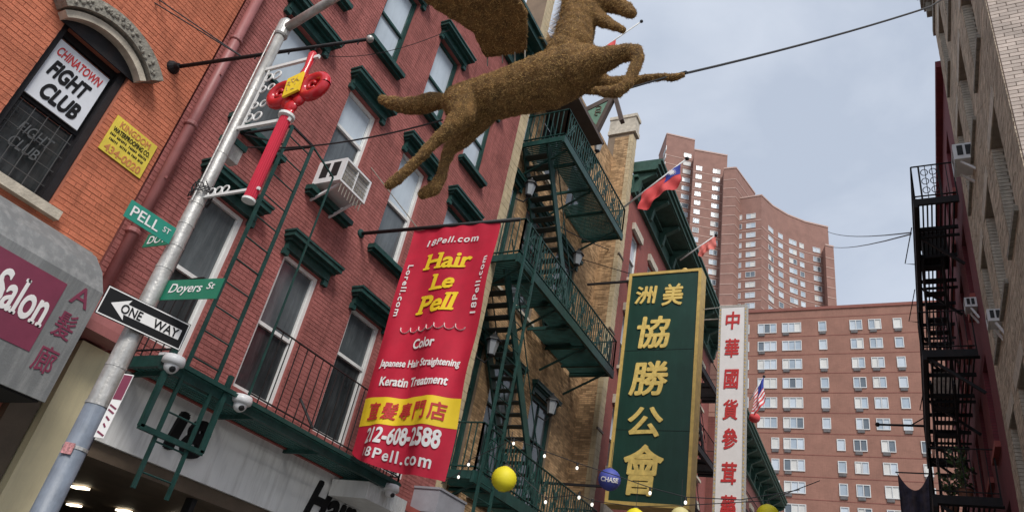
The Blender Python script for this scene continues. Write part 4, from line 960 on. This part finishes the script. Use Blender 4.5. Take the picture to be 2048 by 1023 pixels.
MB().tube([(.66, 24, 10.58), P], [.04, .035], 8).build('rod', M_iron, t); MB().sphere(P, .07, 10, 8).build('ball', M_iron, t); MB().beam((.66, 24, 10.9), (.2, 24, 10.6), .03).build('stay', M_iron, t)
# dark patterned cloth hung from the fire escape
A_, B_ = ony(1795, 945, 22), ony(1848, 940, 22)
mb = MB(); ns, nt_ = 24, 24
for j in range(nt_+1):
    for i in range(ns+1):
        s, q = i/ns, j/nt_; mb.v.append(V((A_.x+(B_.x+.1-A_.x)*s, 22+.10*math.sin(11*s+q)*(.3+q), A_.z-.45*math.sin(math.pi*s)*(1-q)**1.5-q*2.6)))
for j in range(nt_):
    for i in range(ns): k = j*(ns+1)+i; mb.f.append((k, k+1, k+ns+2, k+ns+1))
cl = thing('hung_cloth', (0, 22, 8), 'dark purple patterned cloth hanging below the black rod at right', 'cloth')
MB().beam((A_.x-.05, 22, A_.z+.02), (.66, 22, A_.z+.02), .03).build('line', M_cable, cl)
mb.build('cloth', mat('dark_patterned_cloth', (.045, .04, .065), .9, .6, 6, .1, streak=.6, c2=(.16, .10, .07)), cl, True)
# clutter on the fire escape
M_box = mat('folded_blanket', (.34, .27, .22), .9, .6, 8, .1)
tag(MB().box(.75, 1.3, 19.6, 20.8, 9.72, 10.15).box(.8, 1.25, 19.7, 20.7, 10.15, 10.4).build('storage_bundle', M_box), 'pale patterned bundle stored on the middle fire escape platform', 'bundle')
tag(MB().box(.85, 1.4, 18.1, 18.9, 12.95, 13.6).box(.82, 1.43, 18.07, 18.93, 13.6, 13.65).build('storage_box', M_dark), 'dark box stored on the highest platform of the right fire escape', 'box')
def plant(c, label, n=70, h=.7, seed=1):
    rr = random.Random(seed); c = V(c); t = thing('potted_plant', c, label, 'plant', 'plants on the right fire escape')
    MB().lathe(c, [(.11, 0), (.15, .26), (.16, .28), (.13, .285)], n=12).build('pot', mat('clay_pot', (.22, .09, .05)), t)
    mb = MB(); sm = MB()
    for k in range(9):
        a = rr.uniform(0, 6.3); e = c+V((.25*math.cos(a)*rr.random(), .25*math.sin(a)*rr.random(), .3+h*rr.uniform(.4, 1))); sm.tube([c+V((0, 0, .25)), (c+V((0, 0, .3))+e)/2, e], .008, 4)
        for i in range(n//9):
            p = c.lerp(e, rr.uniform(.5, 1.05)); d = V((rr.uniform(-1, 1), rr.uniform(-1, 1), rr.uniform(-.3, .8))).normalized()*.12; s = d.cross(V((rr.random(), rr.random(), .3))).normalized()*.032
            mb.face([p, p+d*.5+s, p+d, p+d*.5-s])
    sm.build('stem', M_brown, t); mb.build('leaf', mat('plant_leaf', (.05, .10, .03), .6, .4, 8, 0), t)['kind'] = 'stuff'
plant((1.0, 17.5, 6.5), 'leafy green potted plant on the lowest platform near its front rail', 120, .8, 1)
plant((.75, 18.2, 6.5), 'smaller potted plant on the lowest platform left of the leafy one', 90, .5, 2)
for px, py, s, lb in ((1926, 322, 1, 'air conditioner high on the right tan building beside the sky'), (1988, 640, .62, 'white air conditioner on the right tan building beside a window below mid height'), (1940, 612, .62, 'small white air conditioner on the crimson wall with a bent bracket')):
    x = XR-.32*s; P = onx(px, py, XR-.16*s); air_conditioner((x, P.y, P.z-.15*s), -X, Y, .55*s, .36*s, .36*s, lb, group=None)
# ------------------------------------------------------------------ towers
M_t2 = brickmat('tower_brick', (.31, .148, .108), (.28, .133, .098), (.26, .138, .10), (1, 0, 0), (.4, .13), .85, .25)
M_t1 = brickmat('far_tower_brick', (.285, .15, .118), (.26, .136, .107), (.25, .14, .113), (.8, .6, 0), (.4, .13), .85, .2)
M_band = mat('floor_band', (.47, .32, .27), .85, .1, 1, 0); M_band2 = mat('dark_floor_band', (.24, .09, .07), .85, .1, 1, 0)
M_wf = mat('white_window_frame', (.62, .62, .61), .5, .05, 1, 0); M_ac = mat('wall_ac_grille', (.12, .11, .11), .7, .3, 3, 0)
M_p = [mat('tower_pane_pale', (.52, .57, .62), .15, .15, .3, 0, spec=.8), mat('tower_pane_blue', (.36, .42, .48), .12, .2, .3, 0, spec=.8), mat('tower_pane_dark', (.13, .155, .18), .12, .3, .3, 0, spec=.8), mat('tower_blind', (.62, .61, .58), .6, .15, .5, 0)]  # pale and blue panes have the reflected sky painted into their colour
WM = {}
def tower_window(parent, c, u, W, H, npan, rnd, ac=True, sub=True):
    key = (round(W, 1), round(H, 1), npan, sub); n = u.cross(Z)
    if key not in WM:
        f = MB(); t = .09
        f.obox(V((0, 0, H/2-t/2)), X*W/2, Z*t/2, Y*.08).obox(V((0, 0, -H/2+t/2)), X*W/2, Z*t/2, Y*.08)
        for k in range(npan+1): f.obox(V((-W/2+t/2+(W-t)*k/npan, 0, 0)), X*t/2, Z*(H/2-t), Y*.075)
        pw = (W-t)/npan; ps = []
        for q in M_p: ps.append(MB().obox(V((0, .03, 0)), X*(pw/2-t/2), Z*(H/2-t), Y*.02).mesh('pane', q))
        WM[key] = (f.mesh('window', M_wf), ps, pw, MB().box(-.38, .38, -.12, .0, -.17, .17).mesh('ac_grille', M_ac))
    me, ps, pw, ac_ = WM[key]; ang = math.atan2(u.y, u.x)
    o = bpy.data.objects.new('window', me); col.objects.link(o); o.parent = parent; o.location = c-parent.location; o.rotation_euler = (0, 0, ang)
    for k in range(npan):
        p = bpy.data.objects.new('pane', ps[rnd.choice((0, 0, 0, 1, 1, 3, 3, 2))]); col.objects.link(p); p.parent = o; p.location = (-W/2+.045+pw*(k+.5), 0, 0)
    if ac and rnd.random() < .7:
        p = bpy.data.objects.new('ac_grille', ac_); col.objects.link(p); p.parent = o; p.location = (-W/2+.5 if npan > 1 else 0, 0, -H/2-.22)
TY = 90.0
T2 = thing('apartment_block', (-6, TY, 0), 'broad red brick apartment block at the end of the street', 'building')
MB().box(-34, 22, TY, TY+18, 0, 50.9).build('wall', M_t2, T2)
MB().box(-34.2, 22.2, TY-.15, TY+18.2, 50.9, 51.3).build('parapet', M_band2, T2)
zx = lambda q: 1480+.4232*q
z0 = ony(zx(130), 590+.4232*158, TY).z; z9 = ony(zx(250), 590+.4232*906, TY).z; sty = (z0-z9)/8
colsA = [(-30, 45, 2), (85, 173, 3), (198, 290, 3), (371, 409, 1), (519, 579, 2), (609, 669, 2), (726, 768, 1)]
colsB = [(-30, 45, 2), (137, 174, 1), (198, 290, 3), (448, 488, 1), (520, 582, 2), (650, 718, 2), (838, 880, 1)]
rt = random.Random(5)
def wx(q): return ony(zx(q), 590+.4232*158, TY).x
cB = {448: 430, 520: 503, 650: 622, 838: 795, 137: 146}
for r in range(11):
    for a, b, npan in (colsA if r < 6 else colsB):
        xa, xb = wx(a), wx(b)
        if r >= 6 and a in cB: dx = wx(cB[a])-wx(a); wd_ = (xb-xa)*.93; xa += dx; xb = xa+wd_
        tower_window(T2, V(((xa+xb)/2, TY-.03, z0-r*sty)), X, xb-xa, 1.4, npan, rt)
mb = MB()
for r in range(14): mb.box(-34, 22, TY-.03, TY+.05, z0-r*sty+1.28, z0-r*sty+1.36)
mb.build('floor_bands', M_band2, T2)['kind'] = 'stuff'
# tall tower behind: stepped slabs and a concave curved wing
T1 = thing('apartment_tower', (-30, 170, 0), 'very tall red brick tower with stepped roof and curved wing far behind', 'building')
def slab(pts, Zt, cols_, label, sto=2.85, nrow=24, back=18, first=2.2, H=1.5, bands=True):
    g = [onz(px, py, Zt) for px, py in pts]; g = [V((p.x, p.y, 0)) for p in g]
    mb = MB(); ext = [p+V((-.35*back, back, 0)) for p in g]
    loop = g+ext[::-1]; mb.prism(loop, Z*Zt); mb.build('wall', M_t1, T1)
    tot = [(q-p).length for p, q in zip(g, g[1:])]; S = sum(tot)
    bm_ = MB()
    for p, q in zip(g, g[1:]):
        u = (q-p).normalized(); n = u.cross(Z)
        if bands:
            for r in range(nrow): bm_.obox((p+q)/2+Z*(Zt-first-1.45-r*sto)+n*.03, (q-p)/2, Z*.10, n*.05)
        bm_.obox((p+q)/2+Z*(Zt+.15)+n*.05, (q-p)/2, Z*.2, n*.1)
    bm_.build('floor_bands', M_band, T1)['kind'] = 'stuff'
    for f0, f1, npan in cols_:
        d0, acc = (f0+f1)/2*S, 0
        for (p, q), l_ in zip(zip(g, g[1:]), tot):
            if acc <= d0 <= acc+l_:
                u = (q-p).normalized(); c = p+u*(d0-acc)
                for r in range(nrow): tower_window(T1, c+Z*(Zt-first-r*sto)+u.cross(Z)*.04, u, (f1-f0)*S, H, npan, rt, False)
            acc += l_
slab([(1318, 312), (1334, 268), (1390, 281)], 141, [(.42, .62, 2), (.84, .96, 1)], 'a', first=6, nrow=24)
slab([(1389, 300), (1455, 312)], 134, [(.08, .26, 1), (.58, .80, 2)], 'b', first=6, nrow=22)
slab([(1448, 338), (1472, 336), (1510, 388)], 127, [], 'c', nrow=20)
slab([(1456, 404), (1463, 400), (1523, 391)], 119, [(.32, .46, 1), (.58, .84, 2)], 'd', first=6, nrow=18)
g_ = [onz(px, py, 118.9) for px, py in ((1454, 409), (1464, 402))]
MB().prism([V((q.x, q.y-.6, 0)) for q in g_]+[V((q.x, q.y+6, 0)) for q in g_[::-1]], Z*117).build('gap_shade_strip', mat('gap_shade_colour', (.06, .035, .03), .9), T1)  # dark strip proud of the wall; the gap's shade is put into its colour
slab([(1523, 391), (1545, 412), (1575, 430), (1610, 444), (1656, 455)], 119, [(.14, .24, 2), (.32, .39, 1), (.49, .59, 2), (.63, .69, 1), (.80, .89, 2)], 'e', first=8, nrow=20)
slab([(1650, 490), (1667, 494)], 111, [], 'f', nrow=20)
# ------------------------------------------------------------------ winged horse of coir
HY = 5.0
hz = thing('winged_horse_sculpture', ony(1050, 170, HY), 'shaggy brown winged horse sculpture leaping on cables above the street', 'sculpture')
def HP(px, py, dy=0.0): return ony(px, py, HY+dy)
def rad(px, py, r): return r*.88*proj(ony(px, py, HY))[2]/FPX
hb = MB()
def limb(chain, n=12):
    """chain of (px, py, radius px, dy): overlapping swept spheres"""
    P = [(HP(a, b, d), rad(a, b, r)) for a, b, r, d in chain]
    for (p, r), (q, s) in zip(P, P[1:]):
        k = max(2, int((q-p).length/(min(r, s)*.55)))
        for i in range(k+1): hb.sphere(p.lerp(q, i/k), r+(s-r)*i/k, n, 8)
limb([(920, 205, 42, 0), (955, 200, 50, 0), (1000, 190, 55, 0), (1050, 175, 60, 0), (1100, 160, 66, 0), (1140, 143, 62, 0), (1172, 130, 48, 0)], 16)
limb([(1120, 135, 52, 0), (1145, 90, 48, 0), (1155, 45, 43, 0), (1158, 5, 40, 0), (1160, -25, 36, 0)], 16)
limb([(1160, -20, 36, 0), (1190, -5, 36, 0), (1215, 2, 25, 0), (1240, 12, 20, 0), (1256, 22, 16, 0), (1262, 26, 14, 0)])
limb([(1178, 22, 28, 0), (1200, 38, 17, 0), (1228, 52, 11, 0), (1246, 60, 9, 0)])
for dy in (-.13, .13): limb([(1142, -40, 8, dy), (1136, -62, 5, dy)])
# near fore leg folded, far fore leg reaching ahead
limb([(1165, 140, 40, -.10), (1200, 122, 30, -.17), (1240, 108, 21, -.2), (1270, 104, 18, -.2), (1276, 118, 15, -.2), (1266, 145, 13, -.2), (1254, 168, 13, -.2)])
limb([(1254, 168, 13, -.2), (1236, 183, 15, -.2), (1212, 184, 13, -.2), (1192, 180, 10, -.2)])
limb([(1180, 160, 34, .12), (1215, 172, 22, .18), (1255, 164, 15, .2), (1290, 158, 11, .2), (1330, 153, 9, .2), (1345, 155, 10, .2), (1366, 150, 8, .2)])
# hind legs trailing
limb([(932, 208, 44, -.08), (926, 230, 29, -.14), (900, 258, 19, -.17), (868, 285, 14, -.18), (840, 316, 12, -.18), (815, 340, 12, -.18), (793, 359, 14, -.18), (779, 369, 11, -.18)])
limb([(960, 220, 44, .08), (950, 246, 30, .16), (925, 276, 24, .2), (900, 298, 17, .2), (888, 328, 13, .2), (883, 354, 14, .2), (868, 377, 17, .2), (846, 388, 13, .2)])
limb([(900, 200, 14, 0), (880, 202, 19, 0), (862, 204, 23, 0), (840, 210, 22, 0), (812, 212, 19, 0), (785, 206, 15, 0), (764, 199, 10, 0)])
raw = hb.mesh('horse_raw', M_coir); ro = bpy.data.objects.new('horse_raw', raw); col.objects.link(ro)
md = ro.modifiers.new('r', 'REMESH'); md.mode = 'VOXEL'; md.voxel_size = .018
sm = ro.modifiers.new('s', 'SMOOTH'); sm.iterations = 4; sm.factor = .5
tx = bpy.data.textures.new('lumps', 'CLOUDS'); tx.noise_scale = .09; tx.noise_depth = 3
dm = ro.modifiers.new('d', 'DISPLACE'); dm.texture = tx; dm.strength = .03; dm.mid_level = .5
dg = bpy.context.evaluated_depsgraph_get(); me = bpy.data.meshes.new_from_object(ro.evaluated_get(dg)); me.name = 'body'
bpy.data.objects.remove(ro)
me.materials.clear(); me.materials.append(M_coir); me.polygons.foreach_set('use_smooth', [True]*len(me.polygons))
body = link('body', me, hz)
def strands(me, parent, name, n, ln, mt, seed, comb=V((-.6, 0, -.35))):
    """short fibres lying over a surface"""
    rr = random.Random(seed); ar = []; s = 0
    for p in me.polygons: s += p.area; ar.append(s)
    import bisect
    mb = MB(); vt = me.vertices
    for _ in range(n):
        p = me.polygons[min(bisect.bisect(ar, rr.random()*s), len(ar)-1)]; vs_ = [vt[i].co for i in p.vertices]
        a, b = rr.random(), rr.random(); c = vs_[0].lerp(vs_[1], a).lerp(vs_[-1].lerp(vs_[-2], a), b); nn = p.normal
        d = (nn*rr.uniform(.15, .75)+comb*rr.uniform(0, 1)+V((rr.gauss(0, .5), rr.gauss(0, .5), rr.gauss(0, .5)))).normalized()*ln*rr.uniform(.5, 1.3)
        w_ = d.cross(nn)
        if w_.length < 1e-5: continue
        w_ = w_.normalized()*.0028; i = len(mb.v); mb.v += [c-w_, c+w_, c+d]; mb.f.append((i, i+1, i+2))
    m2 = bpy.data.meshes.new(name); m2.from_pydata([tuple(q) for q in mb.v], [], mb.f); m2.materials.append(mt); m2.update(); o = link(name, m2, parent); o['kind'] = 'stuff'; return o
strands(me, hz, 'coir_strands', 70000, .020, M_blade, 1)
# mane and forelock
mn = MB(); rr = random.Random(9)
for k in range(900):
    t_ = rr.random(); p = HP(1108+38*t_+rr.uniform(-6, 6), 85-115*t_, rr.uniform(-.06, .06)); d = V((-.10-.1*rr.random(), rr.uniform(-.08, .08), rr.uniform(-.06, .10))); w_ = V((.002, .003, .003)); mn.face([p-w_, p+w_, p+d])
mn.build('mane', M_blade, hz)['kind'] = 'stuff'
# near wing: thick padded slab reaching towards the viewer, over the back
def wing(y_root, sgn, name, outline):
    P = []
    for px, py in outline:
        d = wdir(px, py); # plane through the back, rising slowly away from the body
        zr_ = HP(1010, 115).z+.06; k = .42
        # z = zr + k*(y_root - y)
        tpar = (zr_+k*y_root-CAM.z)/(d.z+k*d.y); P.append(CAM+d*tpar)
    return P
ol = [(970, 117), (1010, 111), (1050, 106), (1052, 60), (1053, 25), (1040, 5), (1010, -40), (960, -85), (880, -100), (800, -70), (815, -25), (845, 0), (862, 14), (890, 32), (915, 46), (945, 66), (958, 95)]
P = wing(HY-.02, 1, 'wing', ol)
nn = (P[2]-P[0]).cross(P[8]-P[0]).normalized()
if nn.z < 0: nn = -nn
wb_ = MB().prism(P, nn*.07); wme = wb_.mesh('wing_raw', M_coir); wo = bpy.data.objects.new('wing_raw', wme); col.objects.link(wo)
md = wo.modifiers.new('r', 'REMESH'); md.mode = 'VOXEL'; md.voxel_size = .02
sm = wo.modifiers.new('s', 'SMOOTH'); sm.iterations = 4
dm = wo.modifiers.new('d', 'DISPLACE'); dm.texture = tx; dm.strength = .03
dg = bpy.context.evaluated_depsgraph_get(); me = bpy.data.meshes.new_from_object(wo.evaluated_get(dg)); bpy.data.objects.remove(wo)
me.name = 'wing'; me.materials.clear(); me.materials.append(M_coir); me.polygons.foreach_set('use_smooth', [True]*len(me.polygons)); wg = link('wing', me, hz)
strands(me, hz, 'wing_strands', 18000, .024, M_blade, 2, V((0, -.3, -.2)))
for px, py in ((975, 118), (1005, 112), (1030, 108), (1050, 105)): MB().beam(HP(px, py-4), HP(px, py+14), .012).build('wing_tie', M_stone, hz)
# ------------------------------------------------------------------ cables
def cable(pts, r, label, name='overhead_cable', bar=None):
    tag(MB().tube(pts, r, 6).build(name, M_cable), label, 'cable')
def sag(p, q, n, s): p, q = V(p), V(q); return [p.lerp(q, i/n)-Z*s*4*(i/n)*(1-i/n) for i in range(n+1)]
hp = HP(1370, 147, .2); ex = ony(1600, 92, 6.0); e2 = ony(1860, 14, 8.0)
cable(sag(hp, e2, 10, .05)+[V((XR, 9.6, onx(1935, -14, XR).z))], .013, 'thin cable from the horse fore hoof up to the right building')
cable(sag(HP(1240, 182), ony(1372, 143, HY+.25), 6, 0)+[hp+V((.02, .0, .01))], .010, 'short cable running under the reaching fore leg of the horse')
a_ = onx(470, 292, XL); cable(sag((XL, a_.y, a_.z), HP(885, 240, .05), 14, .18), .011, 'thin cable from the maroon wall to the rump of the horse')
cable(sag(onx(640, 110, XL), ony(900, 60, 6.2), 12, .25), .006, 'faint thin wire crossing the maroon wall below the upper sills')
cable(sag(onx(1105, 445, -8.9), ony(1330, 520, 27), 10, .35)+[V((XL, 34, 16.6))], .018, 'slack black cable passing above the green sign')
for k, (py1, py2) in enumerate(((463, 465), (492, 468))):
    cable(sag(ony(1655, py1, 60), ony(1822, py2, 20), 8, .3), .022, ('upper' if k == 0 else 'lower')+' of two faint wires crossing the sky left of the right fire escape')
# ------------------------------------------------------------------ paper lanterns and string lights
def paper_lantern(px, py, dist, r, mt, label, txt=None):
    c = CAM+wdir(px, py)*dist; t = thing('paper_lantern', c, label, 'lantern', 'paper lanterns strung over the street')
    pr = [(max(.05, r*math.sin(math.pi*(k+.8)/24.6)*(1-.05*(k % 2))), -r*math.cos(math.pi*(k+.8)/24.6)*.94) for k in range(24)]
    MB().lathe(c, pr, n=28).build('shade', mt, t, True)
    MB().lathe(c+Z*r*.93, [(r*.22, 0), (r*.22, .02), (r*.18, .025)], n=14).build('rim', M_brown, t)
    MB().tube([c+Z*r*.95, c+Z*(r+.5)], .005, 5).build('cord', M_cable, t)
    if txt:
        d = (CAM-c).normalized(); u = d.cross(Z).normalized()*-1; v = d.cross(u)*-1
        u = V((-d.y, d.x, 0)).normalized(); v = d.cross(u)
        if v.z < 0: v = -v
        if u.cross(v).dot(d) < 0: u = -u
        o = text(txt, 'lettering', M_wtext, t, c, u, v, r*1.5, r*.42, .03, .05, depth=.002)
        for q in o.data.vertices:
            w_ = q.co-c; a, b = w_.dot(u), w_.dot(v); q.co = c+(u*a+v*b+d*(math.sqrt(max(.0001, r*r*1.03-a*a-b*b))+w_.dot(d)))
    return t
M_ly = mat('yellow_lantern_paper', (.80, .68, .02), .6, .08, 3, .05); M_lb = mat('blue_lantern_paper', (.06, .08, .35), .6, .1, 3, .05); M_lp = mat('pale_lantern_paper', (.70, .62, .28), .6, .1, 3, .05)
paper_lantern(1008, 957, 10.5, 25*10.4/FPX, M_ly, 'bright yellow paper lantern in front of the green fire escape')
paper_lantern(1219, 958, 14, 22*13.8/FPX, M_lb, 'blue paper lantern with white lettering at the foot of the green sign', 'CHASE')
paper_lantern(1536, 1030, 16, 22*15/FPX, M_ly, 'yellow paper lantern cut by the lower frame edge beside the white sign')
paper_lantern(1270, 1036, 14, 20*13.6/FPX, M_ly, 'yellow paper lantern just peeking in below the green sign')
paper_lantern(1361, 1034, 14, 20*13.6/FPX, M_lp, 'pale paper lantern just peeking in below the right corner of the green sign')
bul = [(917, 953), (937, 928), (1027, 886), (1089, 911), (1154, 935), (1091, 1003), (1158, 994), (1184, 1008), (1300, 985), (1371, 1004)]
bl = ['string light bulb at the lower right corner of the red banner', 'string light bulb over the lowest green platform beside the banner', 'string light bulb just above right of the bright yellow lantern', 'string light bulb in front of the dark doorway left of the tan pier', 'string light bulb in front of the tan pier', 'string light bulb low between yellow lantern and tan pier', 'string light bulb low at the foot of the tan pier', 'string light bulb left below the blue lantern', 'string light bulb before the lowest gold character of the green sign', 'string light bulb at the right gold edge of the green sign']
for k, (px, py) in enumerate(bul):
    c = ony(px, py, 12.0); t = thing('string_light_bulb', c, bl[k], 'light bulb', 'string light bulbs')
    MB().sphere(c, .026, 10, 7, (1, 1, 1.25)).build('bulb', M_bulb, t, True); MB().lathe(c+Z*.035, [(.022, 0), (.022, .06), (.01, .065)], n=8).build('socket', M_black, t)
tag(MB().tube([ony(px, py, 12)+Z*.09 for px, py in ((880, 975), (917, 953), (937, 928), (1027, 886), (1089, 911), (1154, 935), (1230, 960), (1300, 985), (1371, 1004), (1480, 1010), (1600, 990))], .008, 5).build('string_light_cable', M_cable), 'black cable of the string lights sagging over the street', 'cable')
tag(MB().tube([ony(px, py, 13.2) for px, py in ((1008, 920), (1091, 995), (1158, 988), (1184, 1000), (1270, 1012), (1361, 1010), (1536, 1000), (1640, 960))], .008, 5).build('string_light_cable', M_cable), 'second black cable carrying the paper lanterns along the lower frame edge', 'cable')
